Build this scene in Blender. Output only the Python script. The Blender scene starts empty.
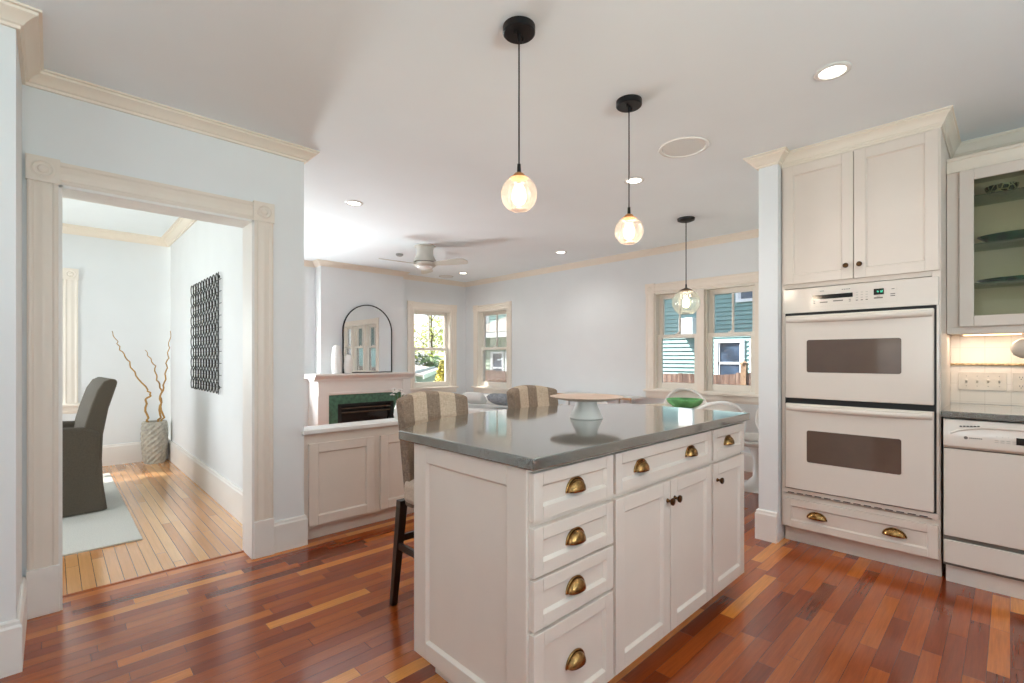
import bpy, bmesh, math, random
from mathutils import Vector, Matrix

random.seed(7)
S = bpy.context.scene
COL = S.collection
PI = math.pi

# ------------------------------------------------------------------ camera
cam_d = bpy.data.cameras.new('camera')
cam = bpy.data.objects.new('camera', cam_d)
COL.objects.link(cam)
cam.location = (0, 0, 1.22)
cam.rotation_euler = (math.radians(90), 0, math.radians(46.13 - 90))
cam_d.sensor_width = 36
cam_d.lens = 478.94 / 1024 * 36
cam_d.shift_y = (357.91 - 341.5) / 1024
cam_d.clip_start = 0.02
cam_d.clip_end = 300
S.camera = cam

# ------------------------------------------------------------------ colour management
S.view_settings.view_transform = 'Standard'
S.view_settings.look = 'None'
S.view_settings.gamma = 1
S.view_settings.use_curve_mapping = False
S.view_settings.exposure = 0.13
S.cycles.use_denoising = True
S.cycles.max_bounces = 10
S.cycles.diffuse_bounces = 5
S.cycles.transparent_max_bounces = 16
S.cycles.caustics_reflective = False
S.cycles.caustics_refractive = False
S.cycles.sample_clamp_indirect = 6

# ------------------------------------------------------------------ sky, sun, daylight and added fill
W = bpy.data.worlds.new('world')
S.world = W
W.use_nodes = True
wn = W.node_tree.nodes
sky = wn.new('ShaderNodeTexSky')
sky.sky_type = 'NISHITA'
sky.sun_disc = False
sky.sun_elevation = math.radians(52)
sky.sun_rotation = math.radians(-42)
sky.air_density = 1.0
sky.dust_density = 2.0
wmix = wn.new('ShaderNodeMix'); wmix.data_type = 'RGBA'
wmix.inputs[0].default_value = 0.45
wmix.inputs[7].default_value = (5.0, 5.2, 5.5, 1)
W.node_tree.links.new(sky.outputs[0], wmix.inputs[6])
W.node_tree.links.new(wmix.outputs[2], wn['Background'].inputs[0])
wn['Background'].inputs[1].default_value = 0.36

def lamp(name, typ, loc, energy, color=(1, 1, 1), rot=None, **kw):
    d = bpy.data.lights.new(name, typ)
    d.energy = energy
    d.color = color
    for k, v in kw.items():
        setattr(d, k, v)
    o = bpy.data.objects.new(name, d)
    o.location = loc
    if rot is not None:
        o.rotation_euler = rot
    COL.objects.link(o)
    return o

sun_dir = Vector((0.42, -0.46, -0.80))
sun = lamp('sun', 'SUN', (0, 0, 12), 19.0, (1.0, 0.96, 0.88))
sun.rotation_euler = sun_dir.to_track_quat('-Z', 'Y').to_euler()
sun.data.angle = math.radians(0.6)

def daylight(name, loc, toward, w, h, energy, color=(0.76, 0.94, 1.0)):  # area lamp, for added fill as well as window daylight
    o = lamp(name, 'AREA', loc, energy, color, shape='RECTANGLE', size=w, size_y=h)
    o.rotation_euler = Vector(toward).to_track_quat('-Z', 'Z').to_euler()
    return o
# area lamps added as fill light at unseen windows (behind and left of the camera, the recess
# beside the chimney, the dining room's side wall); the last is daylight at its far window
daylight('fill_rear', (0.55, -2.40, 1.45), (0, 1, 2.3), 2.3, 0.6, 160)
daylight('fill_side', (-2.40, 0.4, 1.45), (1, 0, 3.2), 2.2, 0.6, 52)
daylight('fill_recess', (1.88, 7.02, 1.30), (0.45, -1, 0.35), 0.76, 1.1, 168, (0.90, 0.97, 1.0))
daylight('fill_dining', (-2.46, 5.2, 1.4), (1, 0, 0.30), 2.4, 1.4, 92, (0.93, 0.98, 1.0))
daylight('daylight_dining_far', (-0.33, 7.36, 1.4), (0, -1, 0.1), 0.8, 1.3, 18)

# ------------------------------------------------------------------ materials
def lin(c):
    r = []
    for v in c[:3]:
        v = v / 255.0
        r.append(v / 12.92 if v <= 0.04045 else ((v + 0.055) / 1.055) ** 2.4)
    return (r[0], r[1], r[2], 1.0)

class NT:
    def __init__(self, name):
        self.m = bpy.data.materials.new(name)
        self.m.use_nodes = True
        self.t = self.m.node_tree
        self.p = self.t.nodes['Principled BSDF']
        self.out = self.t.nodes['Material Output']
    def n(self, kind, **kw):
        x = self.t.nodes.new('ShaderNode' + kind)
        for k, v in kw.items():
            setattr(x, k, v)
        return x
    def l(self, a, b):
        self.t.links.new(a, b)
    def val(self, sock, v):
        if hasattr(v, 'is_output'):
            self.l(v, sock)
        else:
            sock.default_value = v
    def math(self, op, a, b=0.0, c=None):
        x = self.n('Math', operation=op)
        self.val(x.inputs[0], a); self.val(x.inputs[1], b)
        if c is not None: self.val(x.inputs[2], c)
        return x.outputs[0]
    def comb(self, x, y, z):
        c = self.n('CombineXYZ')
        self.val(c.inputs[0], x); self.val(c.inputs[1], y); self.val(c.inputs[2], z)
        return c.outputs[0]
    def pos(self, local=False):
        if local:
            s = self.n('TexCoord').outputs['Object']
        else:
            s = self.n('NewGeometry').outputs['Position']
        x = self.n('SeparateXYZ'); self.l(s, x.inputs[0])
        return s, x.outputs[0], x.outputs[1], x.outputs[2]
    def noise(self, vec, scale, detail=3, rough=0.5):
        x = self.n('TexNoise')
        self.l(vec, x.inputs['Vector'])
        x.inputs['Scale'].default_value = scale
        x.inputs['Detail'].default_value = detail
        x.inputs['Roughness'].default_value = rough
        return x.outputs[0]
    def ramp(self, fac, stops, interp='LINEAR'):
        x = self.n('ValToRGB')
        x.color_ramp.interpolation = interp
        e = x.color_ramp.elements
        while len(e) < len(stops): e.new(0.5)
        for i, (p, c) in enumerate(stops):
            e[i].position = p
            e[i].color = lin(c)
        self.l(fac, x.inputs[0])
        return x.outputs[0]
    def mix(self, fac, a, b, mode='MIX'):
        x = self.n('Mix', data_type='RGBA', blend_type=mode)
        self.val(x.inputs[0], fac)
        for s, v in ((x.inputs[6], a), (x.inputs[7], b)):
            if hasattr(v, 'is_output'): self.l(v, s)
            else: s.default_value = lin(v) if max(v[:3]) > 1.01 else (v[0], v[1], v[2], 1)
        return x.outputs[2]
    def bump(self, h, strength=0.3, dist=0.01):
        x = self.n('Bump')
        x.inputs['Strength'].default_value = strength
        x.inputs['Distance'].default_value = dist
        self.l(h, x.inputs['Height'])
        self.l(x.outputs[0], self.p.inputs['Normal'])

def plain(name, c, rough=0.5, metal=0.0, var=0.03, nscale=14, bump=0.0, spec=None, coat=0.0):
    k = NT(name)
    v, *_ = k.pos(True)
    f = k.noise(v, nscale, 3)
    a = tuple(max(0, x * (1 - var)) for x in c); b = tuple(min(255, x * (1 + var)) for x in c)
    col = k.ramp(f, [(0.3, a), (0.7, b)])
    k.l(col, k.p.inputs['Base Color'])
    k.p.inputs['Roughness'].default_value = rough
    k.p.inputs['Metallic'].default_value = metal
    if spec is not None: k.p.inputs['Specular IOR Level'].default_value = spec
    if coat: k.p.inputs['Coat Weight'].default_value = coat; k.p.inputs['Coat Roughness'].default_value = 0.08
    if bump:
        k.bump(k.noise(v, nscale * 8, 2), bump, 0.002)
    return k.m

def emit(name, c, strength):
    k = NT(name)
    k.p.inputs['Base Color'].default_value = lin(c)
    k.p.inputs['Emission Color'].default_value = lin(c)
    k.p.inputs['Emission Strength'].default_value = strength
    return k.m

def glass(name, tint=(1, 1, 1), gloss=0.06, rough=0.0, body=None, body_w=0.0, fres=0.7):
    k = NT(name)
    tr = k.n('BsdfTransparent'); tr.inputs[0].default_value = (*tint, 1)
    gl = k.n('BsdfGlossy'); gl.inputs['Roughness'].default_value = rough
    lw = k.n('LayerWeight'); lw.inputs[0].default_value = 0.35
    f = k.math('ADD', k.math('MULTIPLY', lw.outputs['Fresnel'], fres), gloss)
    mx = k.n('MixShader'); k.l(f, mx.inputs[0]); k.l(tr.outputs[0], mx.inputs[1]); k.l(gl.outputs[0], mx.inputs[2])
    last = mx.outputs[0]
    if body:
        df = k.n('BsdfTranslucent'); df.inputs[0].default_value = lin(body)
        m2 = k.n('MixShader'); m2.inputs[0].default_value = body_w
        k.l(last, m2.inputs[1]); k.l(df.outputs[0], m2.inputs[2]); last = m2.outputs[0]
    k.l(last, k.out.inputs[0])
    return k.m

def planks(name, along_x, w, lmin, stops, gap, gapcol, rough, grain=0.25, bump=0.15):
    k = NT(name)
    v, x, y, z = k.pos()
    a, b = (x, y) if along_x else (y, x)
    row = k.math('FLOOR', k.math('DIVIDE', b, w))
    wn1 = k.n('TexWhiteNoise', noise_dimensions='1D'); k.l(row, wn1.inputs['W'])
    wn2 = k.n('TexWhiteNoise', noise_dimensions='1D'); k.l(k.math('ADD', row, 71.3), wn2.inputs['W'])
    ln = k.math('MULTIPLY_ADD', wn2.outputs[0], lmin * 0.9, lmin)
    sh = k.math('DIVIDE', k.math('ADD', a, k.math('MULTIPLY', wn1.outputs[0], 9.0)), ln)
    colm = k.math('FLOOR', sh)
    wn3 = k.n('TexWhiteNoise', noise_dimensions='2D'); k.l(k.comb(row, colm, 0.0), wn3.inputs['Vector'])
    base = k.ramp(wn3.outputs[0], stops)
    # grain
    off = k.math('MULTIPLY', wn3.outputs[0], 37.0)
    gv = k.comb(k.math('MULTIPLY_ADD', a, 1.6, off), k.math('MULTIPLY', b, 26.0), 0.0)
    g1 = k.noise(gv, 2.6, 5, 0.62)
    gv2 = k.comb(k.math('MULTIPLY_ADD', a, 6.0, off), k.math('MULTIPLY', b, 160.0), 0.0)
    g2 = k.noise(gv2, 1.2, 3, 0.6)
    gg = k.math('ADD', k.math('MULTIPLY', g1, 0.65), k.math('MULTIPLY', g2, 0.35))
    gr = k.n('MapRange'); k.l(gg, gr.inputs[0])
    gr.inputs[1].default_value = 0.3; gr.inputs[2].default_value = 0.7
    gr.inputs[3].default_value = 1 - grain; gr.inputs[4].default_value = 1 + grain
    gc = k.n('CombineColor')
    for i in range(3): k.l(gr.outputs[0], gc.inputs[i])
    c1 = k.mix(1.0, base, gc.outputs[0], 'MULTIPLY')
    # joints
    fb = k.math('FRACT', k.math('DIVIDE', b, w))
    eb = k.math('MINIMUM', fb, k.math('SUBTRACT', 1.0, fb))
    fa = k.math('FRACT', sh)
    ea = k.math('MULTIPLY', k.math('MINIMUM', fa, k.math('SUBTRACT', 1.0, fa)), k.math('DIVIDE', ln, w))
    e = k.math('LESS_THAN', k.math('MINIMUM', eb, ea), gap)
    c2 = k.mix(e, c1, gapcol)
    k.l(c2, k.p.inputs['Base Color'])
    rr = k.math('MULTIPLY_ADD', g1, 0.12, rough)
    k.l(rr, k.p.inputs['Roughness'])
    k.bump(k.math('SUBTRACT', k.math('MULTIPLY', wn3.outputs[0], 0.35), k.math('ADD', k.math('MULTIPLY', e, 0.8), k.math('MULTIPLY', g1, 0.15))), bump, 0.0015)
    return k.m

M = {}
M['wall'] = plain('wall_paint', (229, 231, 232), 0.75, var=0.006, nscale=3, bump=0.03)
M['ceil'] = plain('ceiling_paint', (239, 245, 248), 0.85, var=0.006, nscale=2, bump=0.03)
M['trim'] = plain('trim_paint', (228, 217, 205), 0.42, var=0.008, nscale=4)
M['trim_lit'] = plain('window_trim_paint', (239, 229, 217), 0.42, var=0.008, nscale=4)  # trim paint made lighter: the brighter light at the windows is in the colour
M['trimw'] = plain('white_trim_paint', (233, 229, 224), 0.42, var=0.008, nscale=4)
M['crown'] = plain('crown_paint', (236, 225, 210), 0.45, var=0.008, nscale=4)
M['cab'] = plain('cabinet_paint', (226, 214, 203), 0.38, var=0.008, nscale=5)
M['appl'] = plain('white_appliance_enamel', (224, 214, 204), 0.22, var=0.004, nscale=3, coat=0.3)
M['black'] = plain('black_gap', (12, 12, 12), 0.5)
M['blackm'] = plain('black_metal', (22, 22, 23), 0.42, metal=0.4)
M['bronze'] = plain('antique_brass', (150, 116, 72), 0.26, metal=1.0, var=0.28, nscale=55)
M['bronzed'] = plain('dark_bronze', (88, 64, 42), 0.3, metal=1.0, var=0.25, nscale=60)
M['copper'] = plain('copper_cap', (205, 140, 80), 0.35, metal=0.6)
M['white'] = plain('white_gloss', (236, 235, 232), 0.25, var=0.004)
M['whitem'] = plain('white_matt', (234, 232, 228), 0.6, var=0.01)
M['ceram'] = plain('ceramic_white', (226, 220, 212), 0.3, var=0.01)
M['plate'] = plain('cake_plate_glaze', (205, 178, 158), 0.35, var=0.03)
M['sash'] = plain('sash_paint', (238, 232, 222), 0.4, var=0.005)
M['pane'] = glass('window_glass', gloss=0.02)
M['cabglass'] = glass('cabinet_glass', tint=(0.88, 0.88, 0.78), gloss=0.006, fres=0.3)
M['shelfglass'] = glass('shelf_glass', tint=(0.78, 0.88, 0.80), gloss=0.05)
M['ovenglass'] = plain('oven_glass', (92, 74, 64), 0.06, var=0.02, spec=0.9)
M['display'] = plain('display_glass', (22, 14, 12), 0.08)
M['mark'] = plain('panel_print', (120, 112, 104), 0.5)
M['markl'] = plain('panel_print_light', (188, 180, 170), 0.5)
M['digit'] = emit('clock_digits', (90, 230, 190), 1.2)
M['mirror'] = plain('mirror_silver', (232, 234, 236), 0.0, metal=1.0, var=0.0)
M['tile_g'] = plain('green_marble', (72, 112, 92), 0.3, var=0.16, nscale=22)
M['espresso'] = plain('espresso_wood', (38, 25, 19), 0.35, var=0.15)
M['seatfab'] = plain('beige_linen', (203, 184, 166), 0.9, var=0.05, nscale=120, bump=0.3)
M['greyfab'] = plain('taupe_linen', (88, 80, 69), 0.95, var=0.06, nscale=140, bump=0.3)
M['greypil'] = plain('grey_knit', (142, 146, 152), 0.95, var=0.14, nscale=40, bump=0.4)
M['rugm'] = plain('rug_wool', (205, 203, 196), 0.95, var=0.05, nscale=160, bump=0.5)
M['concrete'] = plain('pot_concrete', (172, 168, 156), 0.8, var=0.12, nscale=30, bump=0.25)
M['twig'] = plain('golden_twig', (172, 130, 66), 0.6, var=0.12)
M['nickel'] = plain('fan_nickel', (206, 203, 194), 0.38, metal=0.25, var=0.01)
M['bulb'] = emit('bulb_glow', (255, 226, 190), 6.0)
M['down'] = emit('downlight_lens', (255, 246, 232), 5.0)
M['led'] = emit('led_strip', (255, 214, 160), 4.0)
M['globe'] = glass('ribbed_globe_glass', tint=(0.98, 0.955, 0.93), gloss=0.05, rough=0.04, body=(255, 242, 230), body_w=0.14)
M['globec'] = glass('clear_globe_glass', tint=(0.93, 0.97, 0.94), gloss=0.06, rough=0.02, body=(235, 245, 238), body_w=0.12)
M['speaker'] = plain('speaker_mesh', (226, 226, 223), 0.7, var=0.05, nscale=300)
M['greenbowl'] = plain('green_glaze', (92, 158, 96), 0.15, var=0.22, nscale=9, coat=0.4)
M['darkgreen'] = plain('dark_green_glaze', (26, 62, 44), 0.2, var=0.35, nscale=26)
M['toggle'] = plain('toggle_plastic', (226, 216, 204), 0.35)
M['leaf'] = plain('yellow_green_leaf', (150, 160, 50), 0.6, var=0.3, nscale=6)
M['leafd'] = plain('dark_green_leaf', (62, 92, 38), 0.6, var=0.35, nscale=6)
M['conif'] = plain('conifer_leaf', (150, 140, 52), 0.7, var=0.3, nscale=8)
M['bark'] = plain('tree_bark', (92, 78, 62), 0.9, var=0.25, nscale=10)
M['grass'] = plain('lawn', (98, 112, 58), 0.95, var=0.25, nscale=3)
M['shingle'] = plain('roof_shingle', (150, 146, 142), 0.9, var=0.14, nscale=24)
M['garwall'] = plain('garage_siding_paint', (160, 170, 174), 0.7, var=0.03)
M['darkwin'] = plain('dark_window_glass', (52, 66, 84), 0.08, var=0.3, nscale=4)
M['extwhite'] = plain('exterior_white', (222, 226, 232), 0.5, var=0.01)
M['teal'] = plain('teal_clapboard', (118, 154, 154), 0.65, var=0.03, nscale=5)

# solid countertop with fine speckle
k = NT('grey_quartz')
v, *_ = k.pos()
f1 = k.noise(v, 260, 2, 0.7); f2 = k.noise(v, 900, 1, 0.5)
c = k.ramp(f1, [(0.30, (58, 58, 52)), (0.48, (84, 85, 78)), (0.62, (96, 97, 89)), (0.78, (134, 134, 124))])
c = k.mix(k.math('GREATER_THAN', f2, 0.70), c, (46, 45, 42))
k.l(c, k.p.inputs['Base Color']); k.p.inputs['Roughness'].default_value = 0.14
k.p.inputs['Specular IOR Level'].default_value = 1.0
k.p.inputs['Coat Weight'].default_value = 1.0; k.p.inputs['Coat Roughness'].default_value = 0.07; k.p.inputs['Coat IOR'].default_value = 2.2
M['quartz'] = k.m

M['cherry'] = planks('cherry_strip_floor', True, 0.064, 0.42,
    [(0.0, (112, 46, 18)), (0.15, (132, 56, 21)), (0.45, (154, 72, 26)), (0.75, (168, 84, 30)), (0.9, (194, 110, 44)), (1.0, (216, 140, 62))],
    0.010, (84, 36, 16), 0.13, 0.24, 0.04)
M['cherry'].node_tree.nodes['Principled BSDF'].inputs['Coat Weight'].default_value = 0.35
M['cherry'].node_tree.nodes['Principled BSDF'].inputs['Coat Roughness'].default_value = 0.15
M['oak'] = planks('oak_strip_floor', False, 0.058, 1.3,
    [(0.0, (200, 138, 84)), (0.4, (212, 154, 98)), (0.75, (220, 166, 110)), (1.0, (228, 180, 126))],
    0.028, (132, 82, 44), 0.15, 0.10, 0.12)
M['oak'].node_tree.nodes['Principled BSDF'].inputs['Coat Weight'].default_value = 0.7
M['oak'].node_tree.nodes['Principled BSDF'].inputs['Coat Roughness'].default_value = 0.16

# striped stool fabric: bands follow the width of the back
k = NT('striped_stool_linen')
v, x, y, z = k.pos(True)
u = k.math('ADD', k.math('DIVIDE', x, 0.42), 0.5)
d1 = k.math('MULTIPLY', k.math('GREATER_THAN', u, 0.21), k.math('LESS_THAN', u, 0.42))
d2 = k.math('MULTIPLY', k.math('GREATER_THAN', u, 0.61), k.math('LESS_THAN', u, 0.82))
st = k.math('ADD', d1, d2)
wv = k.noise(k.comb(k.math('MULTIPLY', x, 60.0), k.math('MULTIPLY', y, 60.0), k.math('MULTIPLY', z, 420.0)), 1.0, 3, 0.6)
wv2 = k.noise(k.comb(k.math('MULTIPLY', x, 420.0), k.math('MULTIPLY', y, 60.0), k.math('MULTIPLY', z, 50.0)), 1.0, 3, 0.6)
ww = k.math('MULTIPLY', k.math('ADD', wv, wv2), 0.5)
dk = k.ramp(ww, [(0.35, (106, 89, 76)), (0.65, (158, 137, 118))])
lt = k.ramp(ww, [(0.35, (172, 151, 130)), (0.65, (212, 191, 168))])
k.l(k.mix(st, dk, lt), k.p.inputs['Base Color']); k.p.inputs['Roughness'].default_value = 0.92
k.bump(ww, 0.25, 0.002)
M['stripe'] = k.m

# backsplash tile, 11 cm squares with fine joints
k = NT('backsplash_tile')
v, x, y, z = k.pos()
fy = k.math('FRACT', k.math('DIVIDE', k.math('ADD', y, 0.004), 0.112)); fz = k.math('FRACT', k.math('DIVIDE', k.math('SUBTRACT', z, 0.948), 0.112))
e = k.math('MINIMUM', k.math('MINIMUM', fy, k.math('SUBTRACT', 1.0, fy)), k.math('MINIMUM', fz, k.math('SUBTRACT', 1.0, fz)))
j = k.math('LESS_THAN', e, 0.013)
k.l(k.mix(j, (238, 229, 219), (222, 211, 199)), k.p.inputs['Base Color'])
k.p.inputs['Roughness'].default_value = 0.28
k.bump(k.math('SUBTRACT', 1.0, j), 0.3, 0.001)
M['tile'] = k.m

# weathered fence
k = NT('weathered_fence')
v, x, y, z = k.pos()
g = k.noise(k.comb(k.math('MULTIPLY', x, 9.0), k.math('MULTIPLY', y, 9.0), k.math('MULTIPLY', z, 1.2)), 2.2, 5, 0.65)
k.l(k.ramp(g, [(0.3, (58, 42, 36)), (0.5, (98, 76, 66)), (0.7, (132, 112, 100))]), k.p.inputs['Base Color'])
k.p.inputs['Roughness'].default_value = 0.9
M['fence'] = k.m

# patterned bowl: pale crossing lines on dark green glaze
k = NT('patterned_bowl_glaze')
v, x, y, z = k.pos(True)
vo = k.n('TexVoronoi', feature='DISTANCE_TO_EDGE'); k.l(v, vo.inputs['Vector']); vo.inputs['Scale'].default_value = 34
k.l(k.mix(k.math('LESS_THAN', vo.outputs[0], 0.09), (30, 44, 34), (168, 172, 150)), k.p.inputs['Base Color'])
k.p.inputs['Roughness'].default_value = 0.25
M['patbowl'] = k.m

# ------------------------------------------------------------------ mesh building
class MB:
    def __init__(self):
        self.bm = bmesh.new()
    def face(self, pts):
        vs = [self.bm.verts.new(p) for p in pts]
        try: return self.bm.faces.new(vs)
        except ValueError: return None
    def box(self, x0, x1, y0, y1, z0, z1, mat=None):
        P = [(x0, y0, z0), (x1, y0, z0), (x1, y1, z0), (x0, y1, z0), (x0, y0, z1), (x1, y0, z1), (x1, y1, z1), (x0, y1, z1)]
        if mat: P = [mat @ Vector(p) for p in P]
        v = [self.bm.verts.new(p) for p in P]
        for f in ((3, 2, 1, 0), (4, 5, 6, 7), (0, 1, 5, 4), (1, 2, 6, 5), (2, 3, 7, 6), (3, 0, 4, 7)):
            self.bm.faces.new([v[i] for i in f])
        return self
    def loft(self, rings, closed=True, cap=True):
        R = [[self.bm.verts.new(p) for p in r] for r in rings]
        n = len(R[0])
        for a, b in zip(R[:-1], R[1:]):
            for i in range(n if closed else n - 1):
                j = (i + 1) % n
                self.bm.faces.new((a[i], a[j], b[j], b[i]))
        if cap and closed:
            self.bm.faces.new(list(reversed(R[0]))); self.bm.faces.new(R[-1])
        return self
    def lathe(self, prof, seg=32, c=(0, 0, 0), axis='z', lobes=0, amp=0.0, cap=True, sx=1.0, sy=1.0):
        rings = []
        for r, h in prof:
            ring = []
            for i in range(seg):
                t = 2 * PI * i / seg
                rr = r * (1 + (amp * (abs(math.cos(lobes * t / 2)) - 0.6) if lobes else 0))
                a, b = rr * math.cos(t) * sx, rr * math.sin(t) * sy
                if axis == 'z': p = (c[0] + a, c[1] + b, c[2] + h)
                elif axis == 'y': p = (c[0] + a, c[1] + h, c[2] + b)
                else: p = (c[0] + h, c[1] + a, c[2] + b)
                ring.append(p)
            rings.append(ring)
        return self.loft(rings, True, cap)
    def tube(self, pts, r, seg=10, cap=True):
        pts = [Vector(p) for p in pts]
        rs = r if isinstance(r, (list, tuple)) else [r] * len(pts)
        rings = []; up = None
        for i, p in enumerate(pts):
            d = (pts[min(i + 1, len(pts) - 1)] - pts[max(i - 1, 0)]).normalized()
            if up is None:
                up = Vector((0, 0, 1)) if abs(d.z) < 0.9 else Vector((1, 0, 0))
            s = d.cross(up)
            if s.length < 1e-5: s = d.orthogonal()
            s.normalize(); up = s.cross(d).normalized()
            rings.append([p + (s * math.cos(2 * PI * j / seg) + up * math.sin(2 * PI * j / seg)) * rs[i] for j in range(seg)])
        return self.loft(rings, True, cap)
    def prism(self, poly, z0, z1, f=None):
        f = f or (lambda a, b, c: (a, b, c))
        return self.loft([[f(a, b, z0) for a, b in poly], [f(a, b, z1) for a, b in poly]])
    def sweep(self, path, prof):
        n = []
        for a, b in zip(path[:-1], path[1:]):
            d = Vector((b[0] - a[0], b[1] - a[1])).normalized(); n.append(Vector((d.y, -d.x)))
        rings = []
        for i, p in enumerate(path):
            if i == 0: m = n[0]
            elif i == len(path) - 1: m = n[-1]
            else: m = (n[i - 1] + n[i]) / (1 + n[i - 1].dot(n[i]))
            rings.append([(p[0] + m.x * o, p[1] + m.y * o, z) for o, z in prof])
        return self.loft(rings)
    def grid(self, fn, nu, nv):
        V = [[self.bm.verts.new(fn(i / nu, j / nv)) for j in range(nv + 1)] for i in range(nu + 1)]
        for i in range(nu):
            for j in range(nv):
                self.bm.faces.new((V[i][j], V[i + 1][j], V[i + 1][j + 1], V[i][j + 1]))
        return self
    def build(self, name, mat, parent=None, smooth=False, bev=0.0, seg=2, solid=0.0, sub=0, angle=35, weld=False):
        if weld: bmesh.ops.remove_doubles(self.bm, verts=self.bm.verts, dist=1e-5)
        bmesh.ops.recalc_face_normals(self.bm, faces=self.bm.faces)
        me = bpy.data.meshes.new(name)
        self.bm.to_mesh(me); self.bm.free()
        me.materials.append(M[mat] if isinstance(mat, str) else mat)
        o = bpy.data.objects.new(name, me)
        COL.objects.link(o)
        if parent: o.parent = parent
        if smooth:
            me.polygons.foreach_set('use_smooth', [True] * len(me.polygons))
            if smooth != 'all':
                me.set_sharp_from_angle(angle=math.radians(angle))
        if solid:
            q = o.modifiers.new('solid', 'SOLIDIFY'); q.thickness = solid; q.offset = 0
        if sub:
            q = o.modifiers.new('sub', 'SUBSURF'); q.levels = sub; q.render_levels = sub
        if bev:
            q = o.modifiers.new('bev', 'BEVEL'); q.width = bev; q.segments = seg; q.limit_method = 'ANGLE'
            q.angle_limit = math.radians(40); q.harden_normals = False
        return o

def root(name, loc, rz=0.0, label=None, cat=None, group=None, kind=None):
    o = bpy.data.objects.new(name, None)
    o.empty_display_size = 0.1
    COL.objects.link(o)
    o.location = loc; o.rotation_euler = (0, 0, rz)
    return tag(o, label, cat, group, kind)
def tag(o, label=None, cat=None, group=None, kind=None):
    if label: o['label'] = label
    if cat: o['category'] = cat
    if group: o['group'] = group
    if kind: o['kind'] = kind
    return o
def struct(o):
    o['kind'] = 'structure'; return o
def copy_tree(o, parent=None):
    c = o.copy(); COL.objects.link(c)
    if parent: c.parent = parent
    for ch in [x for x in bpy.data.objects if x.parent == o]:
        copy_tree(ch, c)
    return c
def rnd(a, b): return random.uniform(a, b)

# ------------------------------------------------------------------ the shell
H = 2.57; HD = 2.66
FACE_X = -PI / 2           # things whose front looks toward -X

struct(MB().prism([(-2.3, -2.3), (5.56, -2.3), (5.56, 6.98), (1.11, 6.98), (1.11, 3.352), (-2.3, 3.352)], -0.1, 0.0).build('floor', 'cherry'))
struct(MB().box(-2.3, 1.11, 3.352, 7.26, -0.1, 0.0).build('floor_dining', 'oak'))
struct(MB().prism([(-2.3, -2.3), (5.56, -2.3), (5.56, 6.98), (1.11, 6.98), (1.11, 3.28), (-2.3, 3.28)], H, H + 0.1).build('ceiling', 'ceil'))
struct(MB().box(-2.3, 1.11, 3.28, 7.26, HD, HD + 0.1).build('ceiling_dining', 'ceil'))

def wall_with_holes(name, length, z1, t, holes, loc, rz, mat='wall'):
    """canonical: inner face at y=0 looking toward -y, thickness to +y, u along x"""
    m = MB()
    us = sorted({0, length, *[h[0] for h in holes], *[h[1] for h in holes]})
    for a, b in zip(us[:-1], us[1:]):
        hs = sorted([h for h in holes if h[0] <= a + 1e-6 and h[1] >= b - 1e-6], key=lambda h: h[2])
        z = 0
        for h in hs:
            if h[2] > z: m.box(a, b, 0, t, z, h[2])
            z = h[3]
        if z < z1: m.box(a, b, 0, t, z, z1)
    o = m.build(name, mat)
    o.location = loc; o.rotation_euler = (0, 0, rz)
    return struct(o)

T = 0.155
DO = (0.026, 0.886, 2.056)                                   # doorway into the dining room: x0, x1, height
wall_with_holes('wall_left', 1.29, HD, T, [(DO[0] + 0.10, DO[1] + 0.10, 0, DO[2])], (-0.10, 3.20, 0), 0)
struct(MB().box(-2.3, -0.10, 2.68, 3.352, 0, HD).build('wall_left_pier', 'wall'))
struct(MB().box(1.03, 1.19, 3.3552, 6.98, 0, HD).build('wall_divider', 'wall'))
# far wall of the family room, with a window either side of the chimney breast
WIN_Z = (0.72, 2.03)
wall_with_holes('wall_far', 4.37, H, 0.16, [(1.50 - 1.19, 2.26 - 1.19, *WIN_Z), (4.30 - 1.19, 5.06 - 1.19, *WIN_Z)], (1.19, 6.82, 0), 0)
struct(MB().box(2.69, 4.00, 6.63, 6.82, 0, H).build('wall_chimney', 'wall'))
# back wall, u runs from y=6.98 toward -y
DW = (3.06, 1.30, 0.83, 2.02)
wall_with_holes('wall_back', 8.2, H, 0.16, [(6.82 - 6.48, 6.82 - 5.73, 0.72, 2.03), (6.82 - DW[0], 6.82 - DW[1], DW[2], DW[3])], (5.40, 6.82, 0), FACE_X)
struct(MB().box(3.45, 5.40, 1.062, 1.18, 0, H).build('wall_wing', 'wall'))
struct(MB().box(4.15, 4.27, -2.3, 1.062, 0, H).build('wall_right', 'wall'))
# unseen rear and left walls, with windows added for the fill lamps
wall_with_holes('wall_rear', 6.45, H, 0.14, [(4.15 - 2.4, 4.15 + 0.6, 0.8, 2.2)], (4.15, -2.3, 0), PI)
wall_with_holes('wall_side', 4.98, H, 0.14, [(1.6, 3.8, 0.85, 2.15)], (-2.3, -2.3, 0), PI / 2)
wall_with_holes('wall_dining_side', 3.91, HD, 0.14, [(0.7, 3.1, 0.7, 2.15)], (-2.3, 3.35, 0), PI / 2)
wall_with_holes('wall_dining_far', 3.41, HD, 0.16, [(2.3 - 0.74, 2.3 + 0.095, 0.72, 2.07)], (-2.3, 7.10, 0), 0)

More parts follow.
